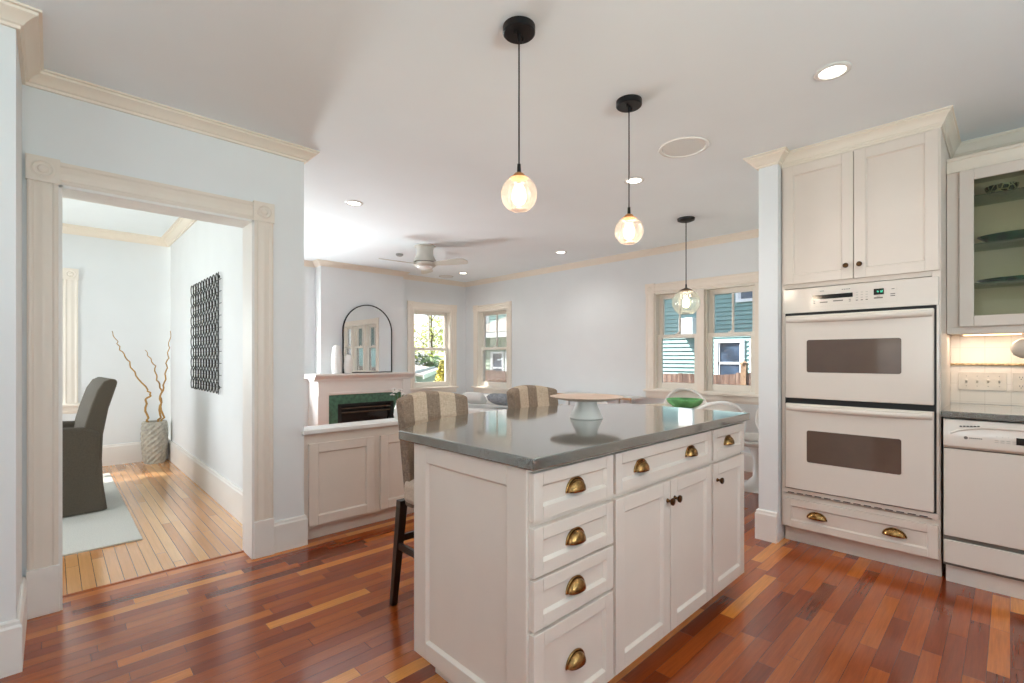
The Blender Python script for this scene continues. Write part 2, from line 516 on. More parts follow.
# ------------------------------------------------------------------ crown, baseboards
crown_prof = [(0, H - 0.072), (0.012, H - 0.072), (0.014, H - 0.060), (0.022, H - 0.056), (0.030, H - 0.044), (0.048, H - 0.028), (0.062, H - 0.020), (0.064, H - 0.010), (0.074, H - 0.008), (0.074, H), (0, H)]
struct(MB().sweep([(-2.3, 2.68), (-0.10, 2.68), (-0.10, 3.20), (1.19, 3.20), (1.19, 6.82), (2.69, 6.82), (2.69, 6.63), (4.0, 6.63), (4.0, 6.82), (5.40, 6.82), (5.40, 1.18), (3.45, 1.18), (3.45, 1.066), (3.515, 1.066)], crown_prof).build('trim_1', 'crown', smooth=True, angle=25))
cab_crown = [(o * 0.62, z) for o, z in [(0, H - 0.085), (0.010, H - 0.085), (0.012, H - 0.074), (0.020, H - 0.072), (0.022, H - 0.064), (0.030, H - 0.060), (0.036, H - 0.046), (0.056, H - 0.026), (0.072, H - 0.018), (0.074, H - 0.010), (0.086, H - 0.008), (0.086, H), (0, H)]]
struct(MB().sweep([(3.52, 1.062), (3.52, 0.265), (4.15, 0.265), (4.15, -2.3)], cab_crown).build('trim_2', 'crown', smooth=True, angle=25))
dcrown = [(o * 1.2, z - H + HD - 0.02 * (1 if z < H - 0.03 else 0)) for o, z in crown_prof]
struct(MB().sweep([(-2.3, 7.10), (1.03, 7.10), (1.03, 3.36)], dcrown).build('trim_3', 'crown', smooth=True, angle=25))
def base_prof(h, t=0.018): return [(0, 0), (t, 0), (t, h - 0.028), (t * 0.72, h - 0.018), (t * 0.66, h - 0.006), (t * 0.3, h), (0, h)]
struct(MB().sweep([(1.0, 3.20), (1.19, 3.20), (1.19, 3.222)], base_prof(0.195)).build('baseboard_left', 'trimw'))
struct(MB().sweep([(-2.3, 2.68), (-0.10, 2.68), (-0.10, 3.178)], base_prof(0.205)).build('baseboard_pier', 'trimw'))
struct(MB().sweep([(5.40, 6.82), (5.40, 1.18), (3.45, 1.18), (3.45, 1.064)], base_prof(0.20)).build('baseboard_back', 'trimw'))
struct(MB().sweep([(1.19, 3.36), (1.19, 6.82), (2.69, 6.82), (2.69, 6.63)], base_prof(0.20)).build('baseboard_far', 'trimw'))
struct(MB().sweep([(4.0, 6.63), (4.0, 6.82), (5.40, 6.82)], base_prof(0.20)).build('baseboard_corner', 'trimw'))
struct(MB().sweep([(-2.3, 7.10), (1.03, 7.10), (1.03, 3.36)], base_prof(0.235, 0.02)).build('baseboard_dining', 'trimw'))

# ------------------------------------------------------------------ casings
def casing_poly(w):
    """fluted casing section, width w along u, proud toward -y"""
    return [(0, 0), (0, -0.018), (0.08 * w, -0.0215), (0.15 * w, -0.0215), (0.22 * w, -0.0165), (0.34 * w, -0.0165), (0.44 * w, -0.0205), (0.56 * w, -0.0205), (0.66 * w, -0.0165), (0.78 * w, -0.0165), (0.85 * w, -0.0215), (0.92 * w, -0.0215), (w, -0.018), (w, 0)]
def rosette(m, u0, u1, z0, z1):
    m.box(u0, u1, -0.028, 0.0, z0, z1)
    r = min(u1 - u0, z1 - z0) * 0.36; c = ((u0 + u1) / 2, -0.028, (z0 + z1) / 2)
    m.lathe([(r, 0.0), (r, -0.004), (r * 0.82, -0.007), (r * 0.68, -0.002), (r * 0.5, -0.001), (r * 0.36, -0.007), (r * 0.12, -0.009)], 28, c, 'y')
def casings(parent, u0, u1, z0, z1, w, plinth=0.0, mat='trim'):
    """left and right casing, head, corner blocks round an opening u0..u1, z0..z1"""
    for a in (u0 - w, u1):
        m = MB(); m.prism([(a + p, q) for p, q in casing_poly(w)], z0 + plinth, z1); m.build('casing', mat, parent, smooth=True, angle=20)
        if plinth:
            MB().box(a - 0.003, a + w + 0.003, -0.030, 0, 0, plinth).build('plinth_block', 'trimw', parent, bev=0.003)
        m = MB(); rosette(m, a - 0.004, a + w + 0.004, z1, z1 + w + 0.008); m.build('rosette_block', mat, parent, smooth=True, angle=30)
    m = MB(); m.prism([(p, q) for p, q in casing_poly(w)], u0 + 0.004, u1 - 0.004, lambda a, b, c: (c, b, z1 + a)); m.build('head_casing', mat, parent, smooth=True, angle=20)

d1 = root('door_1', (0, 3.20, 0), kind='structure')
casings(d1, DO[0], DO[1], 0, DO[2], 0.110, plinth=0.225)
m = MB(); jt = 0.012
m.box(DO[0] - 0.002, DO[0] + jt, -0.02, T + 0.02, 0, DO[2]); m.box(DO[1] - jt, DO[1] + 0.002, -0.02, T + 0.02, 0, DO[2]); m.box(DO[0], DO[1], -0.02, T + 0.02, DO[2] - jt, DO[2] + 0.002)
m.build('jamb', 'trimw', d1)
MB().box(DO[0], DO[1], 0.145, 0.162, -0.004, 0.004).build('threshold', 'cherry', d1)

def sash(parent, u0, u1, z0, z1, y, st, top, bot, muntin=False, name='sash'):
    m = MB(); t = 0.035
    m.box(u0, u0 + st, y, y + t, z0, z1); m.box(u1 - st, u1, y, y + t, z0, z1)
    m.box(u0 + st, u1 - st, y, y + t, z0, z0 + bot); m.box(u0 + st, u1 - st, y, y + t, z1 - top, z1)
    if muntin:
        c = (u0 + u1) / 2; m.box(c - 0.011, c + 0.011, y + 0.006, y + t - 0.006, z0 + bot, z1 - top)
    s = m.build(name, 'sash', parent, bev=0.003, seg=1)
    MB().box(u0 + st * 0.8, u1 - st * 0.8, y + t / 2 - 0.002, y + t / 2 + 0.002, z0 + bot * 0.8, z1 - top * 0.8).build('pane', 'pane', s)
    return s
def window(n, loc, rz, units, z0, z1, meet, cw, muntin=True, mull=0.08):
    """units: list of (u0,u1) along local x; opening z0..z1"""
    w = root('window_%d' % n, loc, rz, kind='structure')
    U0, U1 = units[0][0], units[-1][1]
    casings(w, U0, U1, z0, z1, cw, mat='trim_lit')
    m = MB()
    m.box(U0 - 0.001, U0 + 0.014, -0.002, 0.16, z0, z1); m.box(U1 - 0.014, U1 + 0.001, -0.002, 0.16, z0, z1)
    m.box(U0, U1, -0.002, 0.16, z1 - 0.016, z1 + 0.001); m.box(U0, U1, 0, 0.18, z0 - 0.002, z0 + 0.014)
    m.build('frame', 'sash', w)
    for a, b in zip(units[:-1], units[1:]):
        MB().box(a[1], b[0], -0.016, 0.16, z0, z1 - 0.016).build('mullion', 'trim_lit', w, bev=0.004)
    for a, b in units:
        sash(w, a + 0.014, b - 0.014, meet - 0.028, z1 - 0.016, 0.095, 0.05, 0.055, 0.045, muntin, 'upper_sash')
        lo = sash(w, a + 0.014, b - 0.014, z0 + 0.014, meet + 0.018, 0.050, 0.052, 0.042, 0.075, False, 'lower_sash')
        m = MB(); c = (a + b) / 2; m.box(c - 0.03, c + 0.03, 0.055, 0.08, meet + 0.018, meet + 0.028); m.lathe([(0.013, 0), (0.013, 0.018), (0.006, 0.022)], 12, (c + 0.005, 0.065, meet + 0.026)); m.build('sash_lock', 'sash', lo)
        m = MB()
        for s0 in (a + 0.002, b - 0.016):
            m.box(s0, s0 + 0.014, 0.03, 0.048, z0 + 0.014, z1 - 0.016)
        m.build('stop_bead', 'sash', w)
    MB().box(U0 - cw - 0.02, U1 + cw + 0.02, -0.055, 0.05, z0 - 0.028, z0 + 0.002).build('stool', 'trim_lit', w, bev=0.006)
    MB().prism([(0, 0), (-0.016, 0.0), (-0.018, -0.05), (-0.010, -0.072), (0, -0.08)], U0 - cw, U1 + cw, lambda a, b, c: (c, a, z0 - 0.028 + b)).build('apron', 'trim_lit', w)
    return w
window(1, (0, 6.82, 0), 0, [(4.30, 5.06)], *WIN_Z, 1.375, 0.115)
window(2, (5.40, 6.48, 0), FACE_X, [(0, 0.75)], 0.72, 2.03, 1.385, 0.105)
window(3, (5.40, 3.06, 0), FACE_X, [(0, 0.55), (0.63, 1.18), (1.26, 1.76)], DW[2], DW[3], 1.487, 0.115)
window(4, (0, 6.82, 0), 0, [(1.50, 2.26)], *WIN_Z, 1.375, 0.115)
window(5, (0, 7.10, 0), 0, [(-0.74, 0.095)], 0.72, 2.07, 1.40, 0.115)
window(6, (2.4, -2.3, 0), PI, [(0, 0.96), (1.04, 1.96), (2.04, 3.0)], 0.8, 2.2, 1.5, 0.115)  # unseen window, added to go with the rear fill lamp
window(7, (-2.3, -0.7, 0), PI / 2, [(0, 1.06), (1.14, 2.2)], 0.85, 2.15, 1.5, 0.115)  # unseen window, added to go with the side fill lamp
window(8, (-2.3, 4.05, 0), PI / 2, [(0, 1.16), (1.24, 2.4)], 0.7, 2.15, 1.4, 0.115)  # unseen window, added to go with the dining fill lamp

# ------------------------------------------------------------------ cabinet parts (canonical: front looks toward -y)
def shaker(name, parent, u0, u1, z0, z1, y, rail=0.055, t=0.02, mat='cab'):
    """frame-and-panel front; its face stands at y - t"""
    m = MB(); f = y - t
    m.box(u0, u0 + rail, f, y, z0, z1); m.box(u1 - rail, u1, f, y, z0, z1)
    m.box(u0 + rail, u1 - rail, f, y, z0, z0 + rail); m.box(u0 + rail, u1 - rail, f, y, z1 - rail, z1)
    b = 0.007
    i0, i1, j0, j1 = u0 + rail, u1 - rail, z0 + rail, z1 - rail
    A = [(i0, f + 0.001, j0), (i1, f + 0.001, j0), (i1, f + 0.001, j1), (i0, f + 0.001, j1)]
    B = [(i0 + b, f + 0.011, j0 + b), (i1 - b, f + 0.011, j0 + b), (i1 - b, f + 0.011, j1 - b), (i0 + b, f + 0.011, j1 - b)]
    for k2 in range(4):
        l2 = (k2 + 1) % 4
        m.face([A[k2], A[l2], B[l2], B[k2]])
    m.face(B)
    return m.build(name, mat, parent, bev=0.0022, seg=2)
def cup_pull(parent, u, y, z, a=0.041, h=0.038, d=0.024):
    m = MB()
    m.grid(lambda s, t: (u + a * math.cos(PI * s), y - 0.003 - d * math.sin(PI * s) ** 0.8 * math.sin(PI / 2 * t) ** 0.9, z - h / 2 + h * math.sin(PI * s) * math.cos(PI / 2 * t) ** 0.9), 20, 10)
    rim = []
    for i in range(21):
        t = PI * i / 20
        rim.append((u + (a + 0.004) * math.cos(t), y - 0.002, z - h / 2 + (h + 0.004) * math.sin(t)))
    m.tube(rim, 0.0028, 8)
    return m.build('cup_pull', 'bronze', parent, smooth='all', solid=0.0018)
def knob(parent, u, y, z, mat='bronzed'):
    m = MB(); m.lathe([(0.009, 0), (0.009, -0.003), (0.0055, -0.006), (0.0055, -0.014), (0.013, -0.019), (0.0155, -0.023), (0.0145, -0.028), (0.008, -0.031), (0.001, -0.0315)], 22, (u, y, z), 'y')
    return m.build('knob', mat, parent, smooth=True, angle=50)

# ------------------------------------------------------------------ kitchen island
isl = root('kitchen_island', (1.0, 0.98, 0), 0, 'cream shaker island cabinet with drawers and doors under the grey countertop', 'kitchen island')
L, D = 1.60, 0.598
MB().box(0.0182, L, 0.0, D, 0.10, 0.893).build('carcass', 'cab', isl, bev=0.002)
# panelled end facing the doorway
m = MB(); r_ = 0.085
for (y0, y1, z0, z1) in ((0.0, r_, 0.10, 0.893), (D - r_ + 0.01, D + 0.004, 0.10, 0.893), (r_, D - r_ + 0.01, 0.10, 0.10 + 0.062), (r_, D - r_ + 0.01, 0.893 - 0.062, 0.893)):
    m.box(0.0, 0.018, y0, y1, z0, z1)
y0, y1, z0, z1 = r_, D - r_ + 0.01, 0.162, 0.831
A = [(0.001, y0, z0), (0.001, y1, z0), (0.001, y1, z1), (0.001, y0, z1)]; b = 0.008
B = [(0.012, y0 + b, z0 + b), (0.012, y1 - b, z0 + b), (0.012, y1 - b, z1 - b), (0.012, y0 + b, z1 - b)]
for i in range(4): m.face([A[i], A[(i + 1) % 4], B[(i + 1) % 4], B[i]])
m.face(B)
m.build('end_panel', 'cab', isl, bev=0.002)
MB().box(0.075, L - 0.03, 0.07, D - 0.03, 0.0, 0.10).build('toe_kick', 'cab', isl)
ci = lambda x: x - 1.0
for (za, zb, r1) in ((0.740, 0.883, 0.040), (0.576, 0.7205, 0.040), (0.419, 0.567, 0.040), (0.105, 0.408, 0.045)):
    dr = shaker('drawer', isl, ci(1.010), ci(1.412), za, zb, 0.0, r1, 0.022)
    cup_pull(dr, ci(1.211), -0.012, (za + zb) / 2 + 0.003)
dr = shaker('drawer', isl, ci(1.428), ci(2.204), 0.740, 0.883, 0.0, 0.040, 0.022)
cup_pull(dr, ci(1.604), -0.012, 0.8145); cup_pull(dr, ci(2.010), -0.012, 0.8145)
dr = shaker('drawer', isl, ci(2.224), ci(2.596), 0.740, 0.883, 0.0, 0.040, 0.022)
cup_pull(dr, ci(2.410), -0.012, 0.8145)
for a, b2, kx in ((1.428, 1.814, 1.790), (1.819, 2.204, 1.848), (2.224, 2.596, 2.262)):
    dd = shaker('door', isl, ci(a), ci(b2), 0.105, 0.722, 0.0, 0.055, 0.022)
    knob(dd, ci(kx), -0.022, 0.645)

# worktop with a bowed seating side
x0, x1, yf, yb = 0.982, 2.612, 0.935, 1.665
arc = []
n = 26
for i in range(n + 1):
    t = i / n
    arc.append((x1 + (x0 - x1) * t, yb + 0.285 * (1 - (2 * t - 1) ** 2) ** 0.92))
poly = [(x0, yf), (x1, yf)] + arc
top = MB().prism([(x - x0, y - yf) for x, y in poly], 0, 0.037).build('countertop', 'quartz', None, bev=0.005, seg=3)
top.location = (x0, yf, 0.8975)
tag(top, 'grey speckled stone worktop with a bowed seating side on the island', 'countertop')

# ------------------------------------------------------------------ cake stand
cs = root('cake_stand', (1.827, 1.393, 0.9345), 0, 'wide pale pink cake stand on a white foot on the island', 'cake stand')
MB().lathe([(0.076, 0.0), (0.078, 0.004), (0.066, 0.030), (0.052, 0.062), (0.05, 0.080)], 40).build('foot', 'ceram', cs, smooth=True, angle=50)
MB().lathe([(0.05, 0.080), (0.09, 0.084), (0.15, 0.094), (0.170, 0.100), (0.172, 0.104), (0.165, 0.105), (0.14, 0.102), (0.05, 0.099), (0.001, 0.099)], 48).build('plate', 'plate', cs, smooth=True, angle=50)

# ------------------------------------------------------------------ bar stools
def bar_stool():
    t = root('bar_stool', (1.424, 1.88, 0), 0)
    w = 0.202
    # upholstered back, curved round the sitter and reclined
    def back(off):
        def f(s, v):
            u = (2 * s - 1)
            x = u * (w - 0.012 * (1 - v))
            y = 0.155 + 0.070 * v - 0.055 * abs(u) ** 2.4 + 0.035
            z = 0.50 + v * (0.515 + 0.030 * (1 - u * u))
            return Vector((x, y + off, z))
        return f
    nu, nv = 22, 14
    f, g = back(-0.055), back(0.02)
    m = MB()
    ring = []
    fr = [[f(i / nu, j / nv) for j in range(nv + 1)] for i in range(nu + 1)]
    bk = [[g(i / nu, j / nv) for j in range(nv + 1)] for i in range(nu + 1)]
    m.grid(lambda a, b: f(a, b), nu, nv); m.grid(lambda a, b: g(a, b), nu, nv)
    for i in range(nu):
        m.face([fr[i][0], fr[i + 1][0], bk[i + 1][0], bk[i][0]]); m.face([fr[i][nv], fr[i + 1][nv], bk[i + 1][nv], bk[i][nv]])
    for j in range(nv):
        m.face([fr[0][j], fr[0][j + 1], bk[0][j + 1], bk[0][j]]); m.face([fr[nu][j], fr[nu][j + 1], bk[nu][j + 1], bk[nu][j]])
    m.build('backrest', 'stripe', t, smooth=True, bev=0.016, seg=3, weld=True, angle=50)
    MB().box(-0.205, 0.205, -0.235, 0.155, 0.52, 0.635).build('seat', 'seatfab', t, smooth=True, bev=0.03, seg=4)
    for sx in (-1, 1):
        for sy in (-1, 1):
            x, y = sx * 0.185, (0.185 if sy > 0 else -0.205)
            X, Y = sx * 0.205, (0.235 if sy > 0 else -0.225)
            m = MB(); a = 0.021; b = 0.015
            m.loft([[(X - b, Y - b, 0), (X + b, Y - b, 0), (X + b, Y + b, 0), (X - b, Y + b, 0)], [(x - a, y - a, 0.525), (x + a, y - a, 0.525), (x + a, y + a, 0.525), (x - a, y + a, 0.525)]])
            m.build('leg', 'espresso', t, bev=0.003)
    for (p, q) in (((-0.196, 0.21, 0.30), (-0.196, -0.21, 0.30)), ((0.196, 0.21, 0.30), (0.196, -0.21, 0.30)), ((-0.195, -0.213, 0.24), (0.195, -0.213, 0.24)), ((-0.195, 0.208, 0.33), (0.195, 0.208, 0.33))):
        m = MB(); x_0, x_1 = sorted((p[0], q[0])); y_0, y_1 = sorted((p[1], q[1]))
        m.box(x_0 - 0.009, x_1 + 0.009, y_0 - 0.009, y_1 + 0.009, p[2] - 0.016, p[2] + 0.016); m.build('stretcher', 'espresso', t, bev=0.002)
    return t
st = bar_stool()
tag(st, 'striped linen bar stool at the island corner nearest the doorway', 'bar stool', 'striped bar stools at the island')
s2 = copy_tree(st); s2.location = (2.195, 1.905, 0)
s2['label'] = 'striped linen bar stool behind the cake stand on the island'

# ------------------------------------------------------------------ half wall with cupboard fronts and its ledge
hw = root('half_wall_cabinet', (1.194, 3.222, 0), 0, 'low cream cupboard wall with shaker doors under the white ledge', 'cabinet')
HWL = 1.02
MB().box(0.0, HWL, 0.0, 0.13, 0.085, 0.715).build('carcass', 'cab', hw, bev=0.002)
MB().box(0.0, HWL, 0.045, 0.13, 0.0, 0.085).build('toe_kick', 'cab', hw)
for a in (0.030, 0.548):
    shaker('door', hw, a, a + 0.470, 0.105, 0.650, 0.0, 0.062, 0.02)
led = MB().box(-0.02, HWL + 0.02, -0.04, 0.150, 0.715, 0.747).build('ledge', 'white', None, bev=0.008, seg=3)
led.location = (1.194, 3.222, 0.0005)
for v_ in led.data.vertices: v_.co.z -= 0.715
led.location.z = 0.7155
tag(led, 'white painted ledge on top of the low cupboard wall', 'ledge')
fv = root('flower_vase', (1.955, 3.315, 0.7485), 0, 'small white flowers in a vase behind the nearer bar stool', 'vase')
MB().lathe([(0.03, 0), (0.038, 0.03), (0.03, 0.08), (0.018, 0.11), (0.022, 0.12)], 20).build('vase', 'white', fv, smooth=True)
m = MB(); fm = MB()
for i in range(7):
    a = 2 * PI * i / 7; tip = (0.045 * math.cos(a), 0.045 * math.sin(a), 0.185 + 0.02 * (i % 3))
    m.tube([(0, 0, 0.10), (tip[0] * .5, tip[1] * .5, 0.16), tip], 0.0018, 5)
    for j in range(5):
        b = 2 * PI * j / 5
        fm.lathe([(0.001, -0.005), (0.011, 0), (0.001, 0.005)], 8, (tip[0] + 0.012 * math.cos(b), tip[1] + 0.012 * math.sin(b), tip[2] + 0.004 * (j % 2)))
m.build('stems', 'leafd', fv); fm.build('blossoms', 'white', fv, smooth=True)

# ------------------------------------------------------------------ tall oven cabinet
oc = root('oven_cabinet', (3.52, 1.055, 0), FACE_X, 'tall cream built-in cabinet holding the white double oven', 'cabinet')
CW = 0.790
m = MB()
m.box(0, 0.018, 0, 0.625, 0.105, 2.50); m.box(CW - 0.018, CW, 0, 0.625, 0.105, 2.50)
m.box(0.018, CW - 0.018, 0, 0.625, 1.675, 2.50); m.box(0.018, CW - 0.018, 0, 0.625, 0.105, 0.325); m.box(0.018, CW - 0.018, 0.55, 0.625, 0.325, 1.675)
m.box(CW - 0.035, CW + 0.002, -0.004, 0.0, 0.105, 2.50); m.box(-0.004, 0.012, -0.004, 0.0, 0.105, 2.50)
m.build('carcass', 'cab', oc, bev=0.0015, seg=1)
MB().box(0.0, CW, 0.055, 0.60, 0.0, 0.105).build('toe_kick', 'cab', oc)
for a, b2, kx in ((0.013, 0.396, 0.362), (0.400, 0.784, 0.430)):
    dd = shaker('door', oc, a, b2, 1.702, 2.472, 0.0, 0.058, 0.022); knob(dd, kx, -0.022, 1.782)
dr = shaker('drawer', oc, 0.012, 0.782, 0.114, 0.297, 0.0, 0.045, 0.022)
cup_pull(dr, 0.203, -0.011, 0.212, 0.05, 0.04); cup_pull(dr, 0.592, -0.011, 0.212, 0.05, 0.04)

# double wall oven
ov = root('double_oven', (3.52, 1.055, 0.33), FACE_X, 'white double wall oven with two dark glass windows in tall cabinet', 'oven')
oz = 0.33
m = MB(); m.box(0.0205, 0.778, 0.0, 0.52, 1.512 - oz, 1.668 - oz); m.box(0.0205, 0.778, 0.06, 0.52, 0, 1.512 - oz)
m.box(0.010, 0.784, -0.022, -0.0005, 1.512 - oz, 1.668 - oz)
m.build('body', 'appl', ov, bev=0.003)
m = MB(); m.box(0.022, 0.776, -0.012, 0.0595, 0.032, 1.512 - oz); m.build('door_gap', 'black', ov)
for a in (0.010, 0.775): MB().box(a, a + 0.0115, -0.016, 0.0, 0.0, 1.512 - oz).build('side_trim', 'appl', ov)
def rrect(u0, u1, z0, z1, r, n=5):
    pts = []
    for cx, cz, a0 in ((u1 - r, z1 - r, 0), (u0 + r, z1 - r, 90), (u0 + r, z0 + r, 180), (u1 - r, z0 + r, 270)):
        for i in range(n + 1):
            a = math.radians(a0 + 90 * i / n); pts.append((cx + r * math.cos(a), cz + r * math.sin(a)))
    return pts
for zt, zb, w0, w1 in ((1.494, 0.960, 1.128, 1.334), (0.925, 0.372, 0.555, 0.758)):
    dd = MB().box(0.030, 0.766, -0.045, -0.0125, zb - oz, zt - oz).build('oven_door', 'appl', ov, bev=0.006, seg=3)
    MB().prism(rrect(0.155, 0.627, w0 - oz, w1 - oz, 0.012), -0.0465, -0.040, lambda a, b, c: (a, c, b)).build('oven_window', 'ovenglass', dd)
    # bowed handle moulded across the top
    hm = MB()
    rings = []
    for i in range(25):
        t = i / 24; u = 0.036 + 0.724 * t; bow = 0.026 * (1 - abs(2 * t - 1) ** 4)
        zc = zt - oz - 0.030 - 0.004 * (1 - (2 * t - 1) ** 2)
        rings.append([(u, -0.044, zc + 0.020), (u, -0.047 - bow * 0.8, zc + 0.018), (u, -0.049 - bow, zc + 0.006), (u, -0.048 - bow * 0.9, zc - 0.008), (u, -0.044 - bow * 0.4, zc - 0.016), (u, -0.044, zc - 0.016)])
    hm.loft(rings); hm.build('handle', 'appl', dd, smooth=True, angle=60)
m = MB(); m.box(0.012, 0.784, -0.022, 0.0, 0.004, 0.034)
vent = m.build('vent_strip', 'appl', ov, bev=0.002)
m = MB()
for i in range(14): m.box(0.040 + i * 0.051, 0.076 + i * 0.051, -0.0232, -0.0215, 0.007, 0.012)
m.build('vent_slot', 'black', vent)
cp = MB().prism(rrect(0.178, 0.604, 1.546 - oz, 1.634 - oz, 0.004), -0.0245, -0.0215, lambda a, b, c: (a, c, b)).build('control_panel', 'appl', ov)
MB().prism(rrect(0.183, 0.394, 1.590 - oz, 1.6165 - oz, 0.002), -0.0258, -0.024, lambda a, b, c: (a, c, b)).build('display', 'display', cp)
ck = MB().prism(rrect(0.497, 0.545, 1.591 - oz, 1.6265 - oz, 0.002), -0.0258, -0.024, lambda a, b, c: (a, c, b)).build('clock', 'display', cp)
SEG = {'1': 'bc', '2': 'abged', '4': 'fgbc', ':': ''}
m = MB(); u = 0.513
for chx in '4:12':
    w_, h_ = 0.0055, 0.011; z_ = 1.6035 - oz; y_ = -0.0262
    if chx == ':':
        m.box(u, u + 0.0014, y_, y_ + 0.0005, z_ + 0.003, z_ + 0.0045); m.box(u, u + 0.0014, y_, y_ + 0.0005, z_ + 0.007, z_ + 0.0085); u += 0.0035; continue
    t_ = 0.0013
    R = {'a': (0, w_, h_ - t_, h_), 'g': (0, w_, h_ / 2 - t_ / 2, h_ / 2 + t_ / 2), 'd': (0, w_, 0, t_), 'b': (w_ - t_, w_, h_ / 2, h_), 'c': (w_ - t_, w_, 0, h_ / 2), 'f': (0, t_, h_ / 2, h_), 'e': (0, t_, 0, h_ / 2)}
    for s_ in SEG[chx]:
        q = R[s_]; m.box(u + q[0], u + q[1], y_, y_ + 0.0005, z_ + q[2], z_ + q[3])
    u += w_ + 0.003
m.build('digits', 'digit', ck)
for r in range(4):
    for c_ in range(3): MB().box(0.410 + c_ * 0.024, 0.421 + c_ * 0.024, -0.0252, -0.0243, 1.5655 - oz + r * 0.0155, 1.5705 - oz + r * 0.0155).build('button', 'markl' if r else 'mark', cp)
m = MB()
for q in ((0.187, 0.197, 1.574, 1.578), (0.187, 0.197, 1.564, 1.568), (0.222, 0.264, 1.566, 1.573), (0.293, 0.345, 1.570, 1.577), (0.375, 0.385, 1.574, 1.578), (0.375, 0.385, 1.564, 1.568), (0.498, 0.540, 1.569, 1.577), (0.511, 0.528, 1.581, 1.584), (0.575, 0.597, 1.588, 1.593), (0.575, 0.597, 1.577, 1.582), (0.580, 0.594, 1.617, 1.621)):
    m.box(q[0], q[1], -0.0252, -0.0243, q[2] - oz, q[3] - oz)
for q in ((0.222, 0.246), (0.338, 0.384)):
    for i in range(4): m.box(q[0] + i * (q[1] - q[0]) / 4, q[0] + (i + 0.7) * (q[1] - q[0]) / 4, -0.0232, -0.0222, 1.6385 - oz, 1.6425 - oz)
m.build('lettering', 'mark', cp)

# ------------------------------------------------------------------ dishwasher and the counter beside it
dw = root('dishwasher', (3.49, 0.252, 0), FACE_X, 'white dishwasher with dark display under the counter beside the oven', 'dishwasher')
MB().box(0.004, 0.596, 0.02, 0.58, 0.10, 0.892).build('tub', 'appl', dw)
MB().box(0.002, 0.598, -0.006, 0.03, 0.262, 0.732).build('door', 'appl', dw, bev=0.004)
m = MB(); m.prism([(0.03, 0.735), (-0.004, 0.738), (-0.020, 0.752), (-0.022, 0.80), (-0.012, 0.885), (-0.008, 0.892), (0.03, 0.892)], 0.002, 0.598, lambda a, b, c: (c, a, b))
pn = m.build('control_panel', 'appl', dw, smooth=True, bev=0.003, angle=40)
# arched pocket handle
rr_ = []
for i in range(19):
    t = i / 18; rr_.append((0.030 + 0.54 * t, -0.0165 + 0.0, 0.818 + 0.042 * (1 - abs(2 * t - 1) ** 4.0)))
MB().tube(rr_, 0.0065, 8).build('handle_lip', 'appl', pn, smooth='all')
m = MB()
for i in range(6): m.box(0.066 + i * 0.0135, 0.075 + i * 0.0135, -0.0215, -0.012, 0.856 + 0.0012 * i, 0.8605 + 0.0012 * i)
m.build('vent_slot', 'black', pn)
m = MB(); m.lathe([(0.008, 0), (0.008, -0.0015), (0.001, -0.0016)], 18, (0.090, -0.0205, 0.800), 'y')
for i in range(7): m.box(0.103 + i * 0.0072, 0.108 + i * 0.0072, -0.0228, -0.019, 0.7975, 0.8025)
m.build('logo', 'mark', pn)
m = MB()
for i in range(4):
    m.box(0.203 + i * 0.021, 0.206 + i * 0.021, -0.0222, -0.0155, 0.817, 0.820); m.box(0.197 + i * 0.021, 0.211 + i * 0.021, -0.0232, -0.019, 0.797, 0.801); m.box(0.197 + i * 0.021, 0.211 + i * 0.021, -0.0232, -0.019, 0.788, 0.791)
m.build('lettering', 'markl', pn)
MB().box(0.273, 0.36, -0.0235, -0.016, 0.785, 0.820).build('display', 'display', pn)
MB().box(0.002, 0.598, -0.002, 0.03, 0.115, 0.238).build('access_panel', 'appl', dw, bev=0.003)
MB().box(0.008, 0.592, 0.045, 0.08, 0.0, 0.115).build('kick_plate', 'appl', dw)
MB().box(0.0, 0.60, 0.012, 0.034, 0.10, 0.89).build('door_gap', plain('grey_trim', (112, 106, 98), 0.5), dw)

rb = root('base_cabinet', (3.51, -0.365, 0), FACE_X, 'cream base cabinet beyond the dishwasher under the counter', 'cabinet')
MB().box(0, 0.60, 0, 0.62, 0.10, 0.895).build('carcass', 'cab', rb); MB().box(0, 0.6, 0.06, 0.6, 0, 0.10).build('toe_kick', 'cab', rb)
dd = shaker('door', rb, 0.006, 0.594, 0.106, 0.885, 0.0); knob(dd, 0.56, -0.02, 0.80)
ct = MB().box(3.465, 4.149, -0.98, 0.262, 0.9, 0.9345).build('countertop', 'quartz', None, bev=0.005, seg=3)
for v_ in ct.data.vertices: v_.co -= Vector((3.465, -0.98, 0.9))
ct.location = (3.465, -0.98, 0.9005)
tag(ct, 'grey speckled counter over the dishwasher below the tiled wall', 'countertop')

